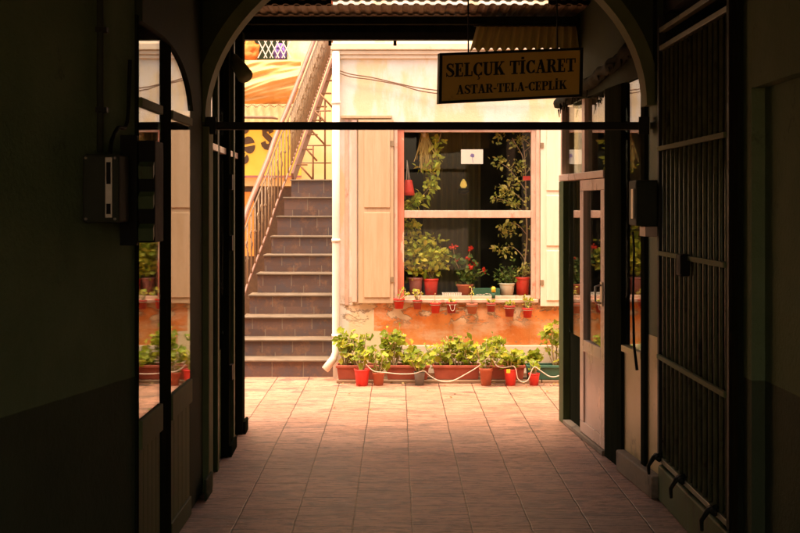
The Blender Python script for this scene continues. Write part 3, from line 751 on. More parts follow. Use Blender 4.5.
lettering('SELÇUK TİCARET', 0.045, 0.945, 0.52, 0.27, S, 0.009).build('lettering', M['letter'], t, label='larger upper line of bold black serif capitals')
lettering('ASTAR-TELA-CEPLİK', 0.12, 0.885, 0.17, 0.18, S, 0.009).build('lettering', M['letter'], t, label='smaller lower line of hyphenated black serif capitals')

# ---------------------------------------------------------------- the house
FY = 11.4
def fx(px): return (px - VX)/F*FY
def fz(py): return H - (py - VY)/F*FY
WX0, WX1, WZ0, WZ1 = fx(397.6), fx(536), fz(299), fz(128)
t = thing('plaster_house', (0.6, FY, 0), 'cream plaster house front with orange dado and a large plant filled window', 'house')
m = MB()
m.box(fx(333), WX0, FY, FY+0.3, 0, 3.62); m.box(WX1, 4.2, FY, FY+0.3, 0, 3.62)
m.box(WX0, WX1, FY, FY+0.3, 0, WZ0); m.box(WX0, WX1, FY, FY+0.3, WZ1, 3.62)
m.box(fx(333), fx(333)+0.25, FY+0.3, 17.5, 0, 3.62)
m.build('wall', M['facade'], t)
m = MB(); m.box(fx(333)-0.15, 4.3, FY+0.02, 18, 3.625, 3.76); m.build('roof', M['terracotta'], t)
m = MB()
m.box(fx(331), 4.2, FY-0.05, FY-0.001, fz(55), fz(51)); m.box(fx(331.5), 4.2, FY-0.03, FY-0.001, fz(59), fz(55.3)); m.box(fx(331), 4.2, FY-0.075, FY-0.001, fz(50.7), fz(44))
m.build('cornice', M['plinth'], t, 0.006)
m = MB(); m.box(fx(341), fx(392), FY-0.04, FY-0.001, fz(118.5), fz(115.5)); m.build('hood_mould', M['shutter_dark'], t, 0.004)
m = MB(); m.box(fx(383), 4.2, FY-0.018, FY-0.001, 0.05, 0.316); m.build('plinth', M['plinth'], t, 0.006)
m = MB(); m.box(-0.5, 2.4, FY+2.6, FY+2.62, 0.2, 2.9); m.box(-0.5, 2.4, FY+0.301, FY+2.6, 2.9, 2.95); m.box(-0.5, 2.4, FY+0.301, FY+2.6, 0.15, 0.2)
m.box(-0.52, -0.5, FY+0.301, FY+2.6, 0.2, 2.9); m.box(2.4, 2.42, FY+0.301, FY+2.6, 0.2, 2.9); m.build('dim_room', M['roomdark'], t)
# window
w = MB()
w.box(WX0, fx(404), FY+0.015, FY+0.09, WZ0, WZ1); 
win = w.build('window', M['redframe'], t, 0.005)
m = MB(); m.box(fx(531.5), WX1, FY+0.015, FY+0.09, WZ0, WZ1); m.build('jamb', M['winframe'], win, 0.005)
m = MB(); m.box(fx(404)+0.001, fx(531.5)-0.001, FY+0.02, FY+0.08, fz(218), fz(210.5)); m.build('rail', M['winframe'], win, 0.005)
m = MB(); m.box(fx(404)+0.001, fx(531.5)-0.001, FY+0.02, FY+0.08, fz(132), WZ1); m.build('head', M['winframe'], win, 0.004)
m = MB(); m.box(fx(404)+0.001, fx(531.5)-0.001, FY+0.02, FY+0.08, WZ0, fz(296)); m.build('bottom_rail', M['winframe'], win, 0.004)
m = MB(); m.box(fx(404), fx(531.5), FY+0.046, FY+0.05, fz(296), fz(218)); m.build('pane', M['winglass'], win)
m = MB(); m.box(fx(404), fx(531.5), FY+0.046, FY+0.05, fz(210.5), fz(132)); m.build('pane', M['winglass'], win)
m = MB(); m.box(WX0-0.02, WX1+0.02, FY-0.035, FY-0.001, WZ0-0.035, WZ0-0.001); m.build('sill', M['winframe'], win, 0.006)
m = MB(); m.box(WX0+0.001, WX1-0.001, FY+0.1, FY+0.5, WZ0+0.001, WZ0+0.006); m.build('inner_shelf', M['plank'], win)
# casing strips
m = MB(); m.box(fx(394), WX0-0.001, FY-0.03, FY-0.001, WZ0, WZ1+0.03); m.build('casing', M['winframe'], t, 0.004)
m = MB(); m.box(WX1+0.001, fx(539.5), FY-0.03, FY-0.001, WZ0, WZ1+0.03); m.build('casing', M['winframe'], t, 0.004)
# shutters
def shutter(x0, x1, z0, z1, lines, mt, nm):
    s = MB(); s.box(x0, x1, FY-0.045, FY-0.004, z0, z1); so = s.build('shutter', mt, t, 0.004)
    m = MB(); e = 0.055
    zs = [z0+e] + lines + [z1-e]
    for i in range(len(zs)-1):
        a, b = zs[i]+0.022*(i > 0), zs[i+1]-0.022*(i < len(zs)-2)
        m.box(x0+e, x1-e*0.6, FY-0.055, FY-0.0455, a, b)
    m.build('raised_panel', mt, so, 0.006)
    for z in (z0+0.2, z1-0.25):
        m = MB(); m.box(x0-0.004 if x0 > 0.5 else x1-0.03, x0+0.03 if x0 > 0.5 else x1+0.006, FY-0.052, FY-0.0455, z, z+0.05); m.build('hinge', M['ironwork'], so)
shutter(fx(358.5), fx(393.6), fz(303), fz(120), [fz(210)], M['shutter_dark'], 0)
shutter(fx(540), fx(566), fz(306), fz(122), [fz(248), fz(193)], M['shutter'], 1)
m = MB(); m.box(fx(352), fx(357), FY-0.03, FY-0.001, fz(302), fz(120)); m.build('reveal_strip', M['doorpaint'], t, 0.003)
m = MB(); m.box(fx(345), fx(348.5), FY-0.016, FY-0.001, fz(305), fz(119)); m.build('reveal_strip', M['winframe'], t, 0.003)

t2 = thing('downpipe', (fx(336.5), FY-0.06, 0.1), 'white rainwater downpipe on the corner of the cream house', 'pipe')
x = fx(336.3); y = FY-0.05
m = MB(); m.tube([(x,y,3.1),(x,y,1.5),(x,y,0.26),(x-0.02,y-0.01,0.2),(x-0.1,y-0.05,0.1)], [0.036,0.036,0.036,0.037,0.038], 14); m.build('pipe', M['white'], t2)
for z in (2.6, 1.3, 0.4): m = MB(); m.lathe([(0.042,0),(0.042,0.03)], (x,y,z), 14, True, True); m.build('clip', M['white'], t2)

t2 = thing('wall_cable', P(334, 72, FY-0.03), 'pair of sagging cables strung across the upper house front', 'cable')
for k, dy in ((0, 0), (1, 2.2)):
    m = MB(); m.tube(smooth_path([P(332, 68+dy, FY-0.04), P(350, 74+dy*1.2, FY-0.05), P(372, 77.5+dy, FY-0.05), P(400, 84+dy*0.5, FY-0.05), P(430, 89.5+dy*1.4, FY-0.05), P(500, 96+dy, FY-0.05), P(600, 93+dy, FY-0.05)]), 0.0065, 6)
    m.build('strand', M['cable'], t2)

t2 = thing('flower_poster', P(471, 164, FY+0.04), 'small white paper with a violet flower drawing taped inside the window', 'poster')
a, b = P(461, 164, FY+0.058), P(483, 149.5, FY+0.058)
m = MB(); m.box(a.x, b.x, FY+0.0525, FY+0.0535, a.z, b.z)
m.build('sheet', M['paper'], t2)
rng = random.Random(5)
m = MB(); cx, cz = (a.x+b.x)/2+0.003, (a.z+b.z)/2+0.01
for i in range(9):
    an = i*2*math.pi/9; r = rng.uniform(.018,.026)
    p = (cx+r*math.cos(an)*0.6, cz+r*math.sin(an)*0.6)
    m.add([(cx, FY+0.0515, cz), (p[0]-0.006*math.sin(an), FY+0.0515, p[1]+0.006*math.cos(an)), (cx+r*math.cos(an), FY+0.0515, cz+r*math.sin(an)), (p[0]+0.006*math.sin(an), FY+0.0515, p[1]-0.006*math.cos(an))], [(0,3,2,1)])
m.add([(cx-0.002,FY+0.0515,cz-0.02),(cx+0.002,FY+0.0515,cz-0.02),(cx+0.008,FY+0.0515,a.z+0.012),(cx+0.004,FY+0.0515,a.z+0.012)], [(0,1,2,3)])
m.build('flower_drawing', M['violet'], t2)

# ------------------------------------------------------------------- plants
def leaf(m, c, nrm, size, rng, shape='round', droop=0.0):
    nrm = Vector(nrm).normalized()
    a = nrm.orthogonal().normalized()
    an = rng.uniform(0, 2*math.pi)
    u = a*math.cos(an) + nrm.cross(a)*math.sin(an); v = nrm.cross(u)
    c = Vector(c)
    if shape == 'round':
        n = 8; vs = [c - nrm*size*0.25]
        for k in range(n):
            t_ = 2*math.pi*(k+0.5)/n
            r = size*(0.82 + 0.3*(k % 2)) * (0.55 if k in (3, 4) else 1)
            vs.append(c + (u*math.cos(t_) + v*math.sin(t_))*r + nrm*size*rng.uniform(-.12,.15))
        m.add(vs, [(0, 1+k, 1+(k+1) % n) for k in range(n)], True)
    else:
        L, W = size*2.2, size*0.62
        b = c; tip = c + u*L - nrm*L*droop
        m1, m2 = c + u*L*0.4 - nrm*L*droop*0.2, c + u*L*0.72 - nrm*L*droop*0.55
        vs = [b, m1 + v*W + nrm*W*0.3, m2 + v*W*0.75 + nrm*W*0.2, tip, m2 - v*W*0.75 + nrm*W*0.2, m1 - v*W + nrm*W*0.3, m1, m2]
        m.add(vs, [(0,6,1),(1,6,7,2),(2,7,3),(0,5,6),(5,4,7,6),(4,3,7)], True)

def rdir(rng, up=0.4):
    v = Vector((rng.gauss(0,1), rng.gauss(0,1)-0.35, rng.gauss(0,0.7)+up))
    return v.normalized()

def pot_mesh(base, r, h, n=24, rim=True, taper=0.74):
    m = MB()
    prof = [(r*taper, 0), (r*0.97, h*0.82)]
    prof += ([(r*1.0, h*0.82), (r*1.08, h*0.83), (r*1.1, h*0.99), (r*1.08, h), (r*0.98, h), (r*0.95, h*0.86)] if rim else [(r, h*0.9), (r*1.06, h*0.91), (r*1.07, h), (r*0.97, h), (r*0.94, h*0.88)])
    return m.lathe(prof, base, n, True, False)
def add_pot(root, base, r, h, mt, rim=True, taper=0.74, label=None):
    p = pot_mesh(base, r, h, 24, rim, taper).build('pot', mt, root, label=label)
    s = MB(); c = Vector(base)
    s.lathe([(r*0.96, h*0.87), (r*0.5, h*0.9), (0.001, h*0.91)], c, 20, False, True); s.build('soil', M['soil'], p)
    return p

def geranium(root, base, h, w, seed, stems=6, leaves=16, size=0.024, mt=None, lean=0.0, flowers=0, depth=0.6):
    rng = random.Random(seed)
    st, lf, fl = MB(), MB(), MB()
    base = Vector(base)
    for i in range(stems):
        an = 2*math.pi*(i + rng.random()*0.7)/stems
        rr = w*rng.uniform(0.35, 1.0)
        tip = base + Vector((math.cos(an)*rr + lean, math.sin(an)*rr*depth, h*rng.uniform(0.5, 1.0)))
        mid = base.lerp(tip, 0.5) + Vector((math.cos(an)*w*0.15, math.sin(an)*w*0.1, -h*0.05))
        b0 = base + Vector((math.cos(an)*w*0.12, math.sin(an)*w*0.08, 0))
        path = smooth_path([b0, mid, tip], 5)
        st.tube(path, [0.007*(1-0.6*j/len(path)) for j in range(len(path))], 6)
        for k in range(leaves):
            f = 1 - 0.55*rng.random()**1.8
            p = path[min(len(path)-1, int(f*(len(path)-1)))]
            q = p + Vector((rng.gauss(0, w*0.3), rng.gauss(0, w*0.2), rng.gauss(0.01, h*0.1)))
            st.tube([p, p.lerp(q, 0.6) + Vector((0,0,0.006)), q], 0.0018, 4, False)
            leaf(lf, q, rdir(rng, 0.95), size*rng.choice((.5,.7,.85,1,1.1,1.25)), rng)
        if i < flowers:
            p = tip + Vector((rng.gauss(0, 0.02), -0.01, rng.uniform(0.03, 0.07)))
            st.tube([tip, p], 0.0025, 5)
            for k in range(22):
                leaf(fl, p + Vector((rng.gauss(0, .011), rng.gauss(0, .01), rng.gauss(0, .009))), rdir(rng, 0.3), rng.uniform(.007, .012), rng)
    st.build('stems', M['stem'], root).name = 'stem'
    lf.build('foliage', mt or M['geranium'], root)
    if fl.v: fl.build('blossom', M['flower'], root)

# planter troughs on a plank
PY = 11.2
def gx(px, d): return (px-VX)/F*d
pl = thing('plank_base', (gx(450, PY), PY, 0), 'long weathered plank on the ground under the row of troughs', 'plank')
m = MB(); m.box(gx(337, PY), gx(540, PY), PY-0.1, PY+0.11, 0.002, 0.03); m.box(gx(541, PY), gx(620, PY), PY-0.09, PY+0.1, 0.002, 0.028); m.build('board', M['plank'], pl, 0.004)
troughs = [
 (337, 380, 'trough', 'terracotta coloured trough at the downpipe end of the row, spindly geraniums', [(345, .34, .1, 5), (358, .31, .12, 6)]),
 (386, 429, 'trough', 'terracotta coloured trough between the grey pot and the downpipe end, holding the bushiest geranium', [(394, .36, .12, 8), (411, .18, .1, 5)]),
 (433, 479.5, 'trough', 'long terracotta coloured trough in the middle, with bare pale stems showing', [(441, .26, .13, 6), (458, .3, .12, 6), (472, .2, .1, 4)]),
 (487, 524, 'trough', 'faded terracotta coloured trough beside the green trough', [(494, .3, .11, 5), (516, .16, .09, 4)]),
 (526, 574, 'greenpot', 'dark green trough next to the open shop door', [(534, .17, .07, 4), (556, .43, .13, 7), (568, .28, .1, 5)]),
]
for i, (p0, p1, mt, lab, plants) in enumerate(troughs):
    x0, x1 = gx(p0, PY), gx(p1, PY)
    t = thing('planter_trough', ((x0+x1)/2, PY, 0.03), lab, 'planter', 'flower troughs along the house wall')
    m = MB(); z0, z1 = 0.031, 0.165
    def ring(e, z): return [(x0+e, PY-0.09+e, z), (x1-e, PY-0.09+e, z), (x1-e, PY+0.09-e, z), (x0+e, PY+0.09-e, z)]
    vs = ring(0.018, z0) + ring(0.004, z1-0.025) + ring(-0.006, z1-0.024) + ring(-0.006, z1) + ring(0.01, z1) + ring(0.014, z1-0.03)
    fs = [(3,2,1,0)] + [(r*4+k, r*4+(k+1) % 4, r*4+4+(k+1) % 4, r*4+4+k) for r in range(5) for k in range(4)]
    m.add(vs, fs); tr = m.build('trough', M[mt], t, 0.004)
    m = MB(); v = ring(0.013, z1-0.022); m.add(v, [(0,1,2,3)]); m.build('soil', M['soil'], tr)
    for j, (pp, hh, ww, ns) in enumerate(plants):
        geranium(t, (gx(pp, PY), PY, z1-0.03), hh, ww, 100+i*10+j, ns, 16, 0.031)

floor_pots = [
 (362, 365, 381.5, 8.2, 'redpot', False, 'bright red pot in front of the trough nearest the downpipe', (.2, .09, 4, 9)),
 (378.5, 371, 384, 6.4, 'terracotta', True, 'small rimmed clay pot right beside the bright red pot near the downpipe', (.22, .09, 5, 10)),
 (419.5, 371, 384.5, 5.8, 'greypot', False, 'grey pot, the only one of that colour on the ground', (.22, .11, 6, 14)),
 (486, 366, 383.5, 6.9, 'terracotta', True, 'worn rimmed clay pot where the cord is tied between two troughs', (.28, .11, 6, 12)),
 (510.5, 366, 382.5, 6.8, 'redpot', False, 'red pot with a dense leafy geranium and a yellow tag', (.2, .1, 8, 18)),
 (534, 371.5, 383.5, 6.0, 'redpot', False, 'small red pot with thin dry shoots before the green trough', (.17, .05, 5, 3)),
]
for i, (pp, yt, yb, hw, mt, rim, lab, (hh, ww, ns, nl)) in enumerate(floor_pots):
    d = min(F*H/(yb-VY), 11.045 - hw/F*11)
    r = hw/F*d; h = (yb-yt)/F*d
    b = (gx(pp, d), d, 0.001)
    t = thing('potted_plant', b, lab, 'potted plant', 'pots standing on the ground before the troughs')
    add_pot(t, b, r*0.93, h, M[mt], rim, 0.76)
    geranium(t, (b[0], b[1], h*0.88), hh, ww, 200+i, ns, nl, 0.029, depth=0.8)
    if i == 4:
        m = MB(); m.box(b[0]-0.045, b[0]-0.01, b[1]-0.085, b[1]-0.081, h*0.82, h*1.05); m.build('tag', M['yellow'], t)

# pots fixed to the wall below the sill
wall_pots = [
 (399, 298.5, 308.5, 5.6, 'redpot', 'terracotta', 'leaf', 'wall pot farthest left under the sill, with a trailing leafy sprig'),
 (417.5, 300, 309, 4.6, 'darkred', 0, 'leaf', 'small dark red wall pot under the mauve window pot, short sprig'),
 (435.5, 302.5, 313, 5.2, 'redpot', 0, 'twig', 'red wall pot with one bare upright twig'),
 (451.5, 302, 313, 5.4, 'darkred', 0, 'low', 'dark red wall pot with a pale loop on its front'),
 (472, 303.5, 313.5, 5.6, 'terracotta', 0, 'seed', 'orange clay wall pot holding a tall seedling with a few leaves'),
 (491, 303, 311.5, 4.6, 'darkred', 0, 'low', 'small dark red wall pot beneath the yellow bottle, nearly bare'),
 (509.5, 305.5, 316.5, 5.4, 'darkred', 0, 'mound', 'dark red wall pot with a low yellowish mound of leaves'),
 (527.5, 308, 317.5, 5.2, 'redpot', 0, 'bush', 'wall pot farthest right, red, with the fullest bright green leaves'),
]
for i, (pp, yt, yb, hw, mt, _, kind, lab) in enumerate(wall_pots):
    d = FY-0.075
    r = hw/F*d*0.94; h = (yb-yt)/F*d
    b = P(pp, yb, d)
    t = thing('wall_pot', b, lab, 'wall pot', 'small pots hung on the wall below the window')
    add_pot(t, b, r, h, M['terracotta'] if mt == 'terracotta' else M[mt], True, 0.78)
    m = MB()
    m.tube([(b.x + r*1.12*math.cos(a), b.y + r*1.12*math.sin(a), b.z+h*0.78) for a in [2*math.pi*k/20 for k in range(21)]], 0.003, 5)
    m.tube([(b.x, b.y+r*1.1, b.z+h*0.78), (b.x, FY-0.002, b.z+h*1.0)], 0.003, 5); m.build('wire_ring', M['ironwork'], t)
    rng = random.Random(300+i)
    top = (b.x, b.y, b.z+h*0.88)
    if kind in ('leaf', 'bush', 'mound', 'low'):
        hh, ww, ns, nl = {'leaf': (.12, .05, 4, 5), 'bush': (.13, .06, 6, 10), 'mound': (.045, .04, 6, 6), 'low': (.035, .03, 4, 4)}[kind]
        geranium(t, top, hh, ww, 300+i, ns, nl, 0.014, M['geranium'] if kind == 'bush' else M['climber'], lean=0.05 if i == 0 else 0)
    else:
        st, lf = MB(), MB(); L = .1 if kind == 'twig' else .16
        q = [Vector(top), Vector(top)+Vector((-.008,0,L*.5)), Vector(top)+Vector((-.002,0,L))]
        st.tube(smooth_path(q, 4), 0.003, 6); st.build('stem', M['stem'], t)
        for k in range(4 if kind == 'twig' else 14):
            leaf(lf, q[0].lerp(q[2], rng.uniform(0.05 if kind == 'twig' else .5, .2 if kind == 'twig' else 1.1)) + Vector((rng.gauss(0,.014), rng.gauss(0,.01), 0)), rdir(rng, .6), .011, rng, 'lance')
        lf.build('foliage', M['climber'], t)
    if i == 3:
        m = MB(); m.tube(smooth_path([(b.x-0.02,b.y-r-0.004,b.z+h*0.8),(b.x-0.005,b.y-r-0.006,b.z+h*0.3),(b.x+0.02,b.y-r-0.006,b.z+h*0.3),(b.x+0.03,b.y-r-0.004,b.z+h*0.8)], 5), 0.003, 5); m.build('wire_loop', M['cord'], t)

# white cord draped along the pots
CD = 10.92
cp = [(366, 364), (369.5, 368), (375, 371.5), (385, 372.5), (400, 374), (414, 373.5), (424, 371), (430, 376), (440, 381), (452, 381), (466, 374), (479, 366), (484, 361), (489, 357)]
cp2 = [(492, 358), (497, 366), (505, 367.5), (513, 366), (516, 370), (517.5, 378), (522, 382), (528, 380), (532, 370), (535, 367), (541, 371), (550, 376.5), (558, 376), (568, 371), (578, 368)]
t = thing('cord', P(440, 380, CD), 'white cord looping in swags in front of the troughs and pots', 'cord')
m = MB(); m.tube(smooth_path([P(a, b, CD if b < 378 else CD) for a, b in cp], 5), 0.0046, 7); m.build('strand', M['cord'], t)
m = MB(); m.tube(smooth_path([P(a, b, CD) for a, b in cp2], 5), 0.0046, 7); m.build('strand', M['cord'], t)

# ---- behind the window
ID = FY+0.16
sz = WZ0 + 0.007
def sill_pot(px, hw, ptop, mt, lab, name='window_pot', rim=False, dy=0.0, taper=0.78):
    d = ID+dy; r = hw/F*d
    b = (gx(px, d), d, sz); h = P(0, ptop, d).z - sz
    t = thing(name, b, lab, 'potted plant', 'pots on the shelf inside the window')
    add_pot(t, b, r, h, M[mt], rim, taper)
    return t, Vector((b[0], b[1], sz+h*0.9))
def vine(t, paths, nleaf, size, seed, mt, shape='lance', spread=0.03, rad=0.004, stem='bark', droop=0.2, clusters=()):
    rng = random.Random(seed); st, lf = MB(), MB()
    for path in paths:
        sp = smooth_path(path, 6)
        st.tube(sp, [rad*(1.0-0.65*j/len(sp)) for j in range(len(sp))], 6)
        for k in range(int(1.35*nleaf*(len(path)-1))):
            p = sp[rng.randrange(len(sp)//5, len(sp))]
            q = p + Vector((rng.gauss(0, spread), rng.gauss(0, spread*0.8), rng.gauss(0, spread)))
            leaf(lf, q, rdir(rng, 0.7), size*rng.uniform(.6, 1.25), rng, shape, droop)
    for (c, r, n) in clusters:
        for k in range(int(n*1.6)):
            q = c + Vector((rng.gauss(0, r), rng.gauss(0, r*0.7), rng.gauss(0, r*0.8)))
            leaf(lf, q, rdir(rng, 0.7), size*rng.uniform(.6, 1.25), rng, shape, droop)
    st.build('stem', M[stem], t); lf.build('foliage', M[mt], t)

t, b = sill_pot(415.5, 6.8, 277.5, 'mauve', 'faded mauve pot inside the window with a tall yellow-leaved climber')
W = lambda px, py, dd=0.0: P(px, py, ID+dd)
vine(t, [[b, W(414, 262), W(413, 240), W(412, 222)], [b, W(419, 262), W(424, 250), W(427, 240)], [b, W(409, 262), W(407, 245), W(408, 226)]], 30, 0.028, 41, 'climber', spread=0.045, clusters=[(W(410, 228), .04, 24), (W(408, 250), .04, 24), (W(420, 245), .05, 30)])
t, b = sill_pot(431, 7.2, 278.5, 'redpot', 'red pot on the left inside the window with broad yellow leaves')
vine(t, [[b, W(431, 265), W(433, 252), W(437, 243)], [b, W(426, 265), W(424, 256), W(420, 250)], [b, W(436, 266), W(441, 258), W(445, 256)]], 24, 0.031, 42, 'climber', spread=0.04, clusters=[(W(432, 255), .05, 34), (W(440, 258), .035, 16)])
t, b = sill_pot(465, 8.0, 284, 'terracotta', 'low wide clay pot of red flowering geraniums inside the window', rim=True)
rng = random.Random(8); st, lf, fl = MB(), MB(), MB()
for (px, py) in ((453, 247), (470.5, 248), (457, 258), (468, 258), (475, 263), (470, 267), (484, 270)):
    q = W(px, py, rng.uniform(-.08, .02)); path = smooth_path([b + Vector((rng.uniform(-.04,.04), 0, 0)), b.lerp(q, .55) + Vector((rng.uniform(-.02,.02),0,0)), q], 5)
    st.tube(path, 0.003, 5)
    for k in range(26): leaf(fl, q + Vector((rng.gauss(0,.013), rng.gauss(0,.01), rng.gauss(0,.011))), rdir(rng,.3), .012, rng)
    for k in range(26):
        p = path[rng.randrange(1, int(len(path)*.85))]
        leaf(lf, p + Vector((rng.gauss(0,.035), rng.gauss(0,.03), rng.gauss(0,.025))), rdir(rng,.6), rng.uniform(.016,.032), rng)
st.build('stem', M['stem'], t); lf.build('foliage', M['darkleaf'], t); fl.build('blossom', M['flower'], t)
t, b = sill_pot(507, 7.6, 283, 'white', 'white pot inside the window with low dark green leaves')
vine(t, [[b, W(505, 276), W(500, 270)], [b, W(510, 276), W(514, 268)], [b, W(513, 278), W(518, 274)]], 24, 0.017, 44, 'darkleaf', spread=0.035, clusters=[(W(506, 276), .05, 50)])
t, b = sill_pot(522.5, 7.2, 277, 'redpot', 'red pot on the right inside the window holding a tall pale-stemmed shrub')
tr = [b, W(525, 262), W(527, 235), W(526, 205), W(525.5, 175), W(524, 150), W(520, 135)]
br = [[W(526.5, 205), W(517, 195), W(504, 188), W(499, 184)], [W(525.5, 190), W(518, 180), W(508, 168), W(502, 164)], [W(524, 165), W(522, 155), W(515, 143), W(512, 138)],
      [W(527, 235), W(518, 225), W(507, 222)], [W(526, 262), W(520, 253), W(512, 247), W(503, 248)], [W(525, 175), W(531, 165), W(529, 150)], [W(524, 152), W(530, 145), W(518, 136)], [W(527, 215), W(512, 203), W(498, 199), W(493, 197)]]
vine(t, [tr], 9, 0.02, 45, 'shrubleaf', spread=0.05, rad=0.009, clusters=[(W(498, 136), .04, 26), (W(500, 162), .035, 28), (W(508, 190), .04, 30), (W(499, 196), .035, 26), (W(514, 203), .04, 30), (W(508, 228), .05, 40), (W(503, 250), .045, 34), (W(519, 168), .05, 28), (W(521, 140), .05, 26), (W(524, 272), .045, 40), (W(514, 178), .04, 18)])
rng = random.Random(46); st = MB()
for p in br: st.tube(smooth_path(p, 5), [0.0048 - 0.003*j/(len(p)*5) for j in range((len(p)-1)*5+1)], 6)
st.build('branch', M['bark'], t)

t = thing('hanging_vine', W(425, 150, 0.0), 'yellow-leaved vine trailing diagonally down the upper left of the window', 'vine')
vine(t, [[W(441, 133), W(437, 148), W(434, 165), W(430, 180), W(426, 190)], [W(432, 185), W(420, 198), W(408, 207), W(405, 212)], [W(437, 155), W(430, 162), W(424, 168)]], 15, 0.031, 51, 'climber', spread=0.03, rad=0.004, droop=0.5,
     clusters=[(W(432, 188), .03, 10), (W(412, 205), .04, 18), (W(437, 140), .02, 5)])
t = thing('dried_bunch', W(425, 145), 'bunch of straw coloured dried stalks hanging upside down in the window', 'dried flowers')
rng = random.Random(9); m = MB()
for k in range(90):
    p = W(424 + rng.gauss(0, 1.6), 133, -.01); q = W(427 + rng.gauss(0, 5.5), 154 + rng.uniform(-8, 17), -.01 + rng.uniform(-.04,.04))
    if rng.random() < .35: q.x -= .02; q.z -= .03
    s = (q-p).cross(Vector((0,1,0))).normalized()*0.007
    m.add([p, p+s*0.5, q+s, q], [(0,1,2,3)])
m.build('stalks', M['straw'], t)
m = MB(); m.tube([W(424, 132, -.01), W(424, 137, -.01)], 0.016, 8); m.build('tie', M['cord'], t)
t = thing('red_hanging_pot', W(408, 193), 'red pot hung on white strings in the upper left corner of the window', 'hanging pot')
d = ID; bb = W(408.3, 195.5); m = MB()
m.lathe([(0.062, 0), (0.058, 0.04), (0.04, 0.13), (0.034, 0.15)], bb, 18, True, True); m.build('pot', M['redpot'], t)
m = MB()
for dx in (-.04, 0, .04): m.tube([bb + Vector((dx, -.02, .02)), bb + Vector((dx*.4, 0, .16)), W(407, 160)], 0.0028, 5)
m.build('string', M['cord'], t)
t = thing('pendant_lamp', W(463, 193), 'small amber glass lamp in a dark holder hanging in the window', 'lamp')
bb = P(463.5, 194, FY+0.6); m = MB(); m.lathe([(0.02, 0), (0.055, 0.02), (0.05, 0.05), (0.03, 0.06)], bb, 14, True, True); m.build('holder', M['iron'], t)
m = MB(); m.lathe([(0.02, 0.06), (0.036, 0.085), (0.026, 0.12), (0.006, 0.15)], bb, 14, True, True); m.build('bulb', M['amber'], t)
m = MB(); m.tube([bb + Vector((0, 0, .15)), bb + Vector((-.02, 0, .75))], 0.004, 6); m.build('cable', M['iron'], t)
t = thing('room_curtain', (0.55, FY+1.4, 0.3), 'dim beige curtain hanging deep inside the room', 'curtain')
m = MB(); vs, fs = [], []
for i in range(61):
    s = i/60; x = 0.28 + 0.62*s; y = FY+1.5 + .035*math.sin(s*34)
    vs += [(x, y, .3), (x, y, 2.8), (x, y+.01, .3), (x, y+.01, 2.8)]
for i in range(60):
    a, b2 = i*4, i*4+4; fs += [(a,b2,b2+1,a+1), (a+2,a+3,b2+3,b2+2)]
m.add(vs, fs, True); m.build('drape', M['beige'], t)
t = thing('wire_basket', W(450, 294, -.16), 'small white wire basket on the window shelf', 'basket')
m = MB()
a, c2 = W(443, 296, -.13), W(461, 291, -.13)
for k in range(4):
    z = sz + .004 + k*.014; e = .002*k
    m.tube([(a.x-e,a.y,z),(c2.x+e,a.y,z),(c2.x+e,a.y+.08,z),(a.x-e,a.y+.08,z),(a.x-e,a.y,z)], .0022, 5)
for k in range(9):
    x = a.x + (c2.x-a.x)*k/8; m.tube([(x,a.y,sz+.003),(x,a.y,sz+.048)], .002, 5)
m.build('wirework', M['white'], t)
t = thing('seed_tray', W(480, 294, -.16), 'dark green tray with pale marks on the window shelf', 'tray')
a, c2 = W(473, 296, -.1), W(500, 288.5, -.1)
m = MB(); m.box(a.x, c2.x, a.y, a.y+.09, sz+.002, c2.z); m.build('tray', M['greenpot'], t, .004)
m = MB(); rng = random.Random(4)
for k in range(5):
    x = a.x+.03+k*.03; m.bar((x, a.y-.002, sz+.035+rng.uniform(-.006,.006)), (x+.024, a.y-.002, sz+.035+rng.uniform(-.006,.006)), .003, .006)
m.build('mark', M['paper'], t)
t = thing('yellow_bottle', W(493, 294, -.22), 'small yellow capped bottle on the window shelf', 'bottle')
bb = Vector((W(493.5, 0, -.2).x, ID-.2, sz)); m = MB(); m.lathe([(.018,0),(.018,.05),(.01,.062)], bb, 14, True, True); m.build('body', M['greenpot'], t)
m = MB(); m.lathe([(.02,.062),(.02,.1),(.012,.112)], bb, 14, True, True); m.build('cap', M['yellow'], t)
t = thing('red_tag', W(527, 178, -.02), 'small red label tied to the tall shrub in the window', 'label')
a, c2 = W(523, 180.5, -.03), W(531.5, 176, -.03); m = MB(); m.box(a.x, c2.x, a.y-.003, a.y, a.z, c2.z); m.build('card', M['redpot'], t)
t['category'] = 'tag'

# dry leaves dropped along the troughs
rng = random.Random(77); m = MB()
for i in range(70):
    x = rng.uniform(-.55, 1.6); y = 11.12 - abs(rng.gauss(0, .1))
    if rng.random() < .3: y = rng.uniform(9.6, 11.1)
    leaf(m, (x, y, .006 + rng.uniform(0, .004)), (rng.gauss(0, .25), rng.gauss(0, .25), 1), rng.uniform(.006, .016), rng, rng.choice(('round', 'lance')))
tag(m.build('fallen_leaves', leaf_mat('dry_leaves', (.16, .1, .03), (.28, .18, .05), (.2, .22, .04), .1)), 'dry leaves dropped on the paving in front of the troughs', 'fallen leaves', kind='stuff')

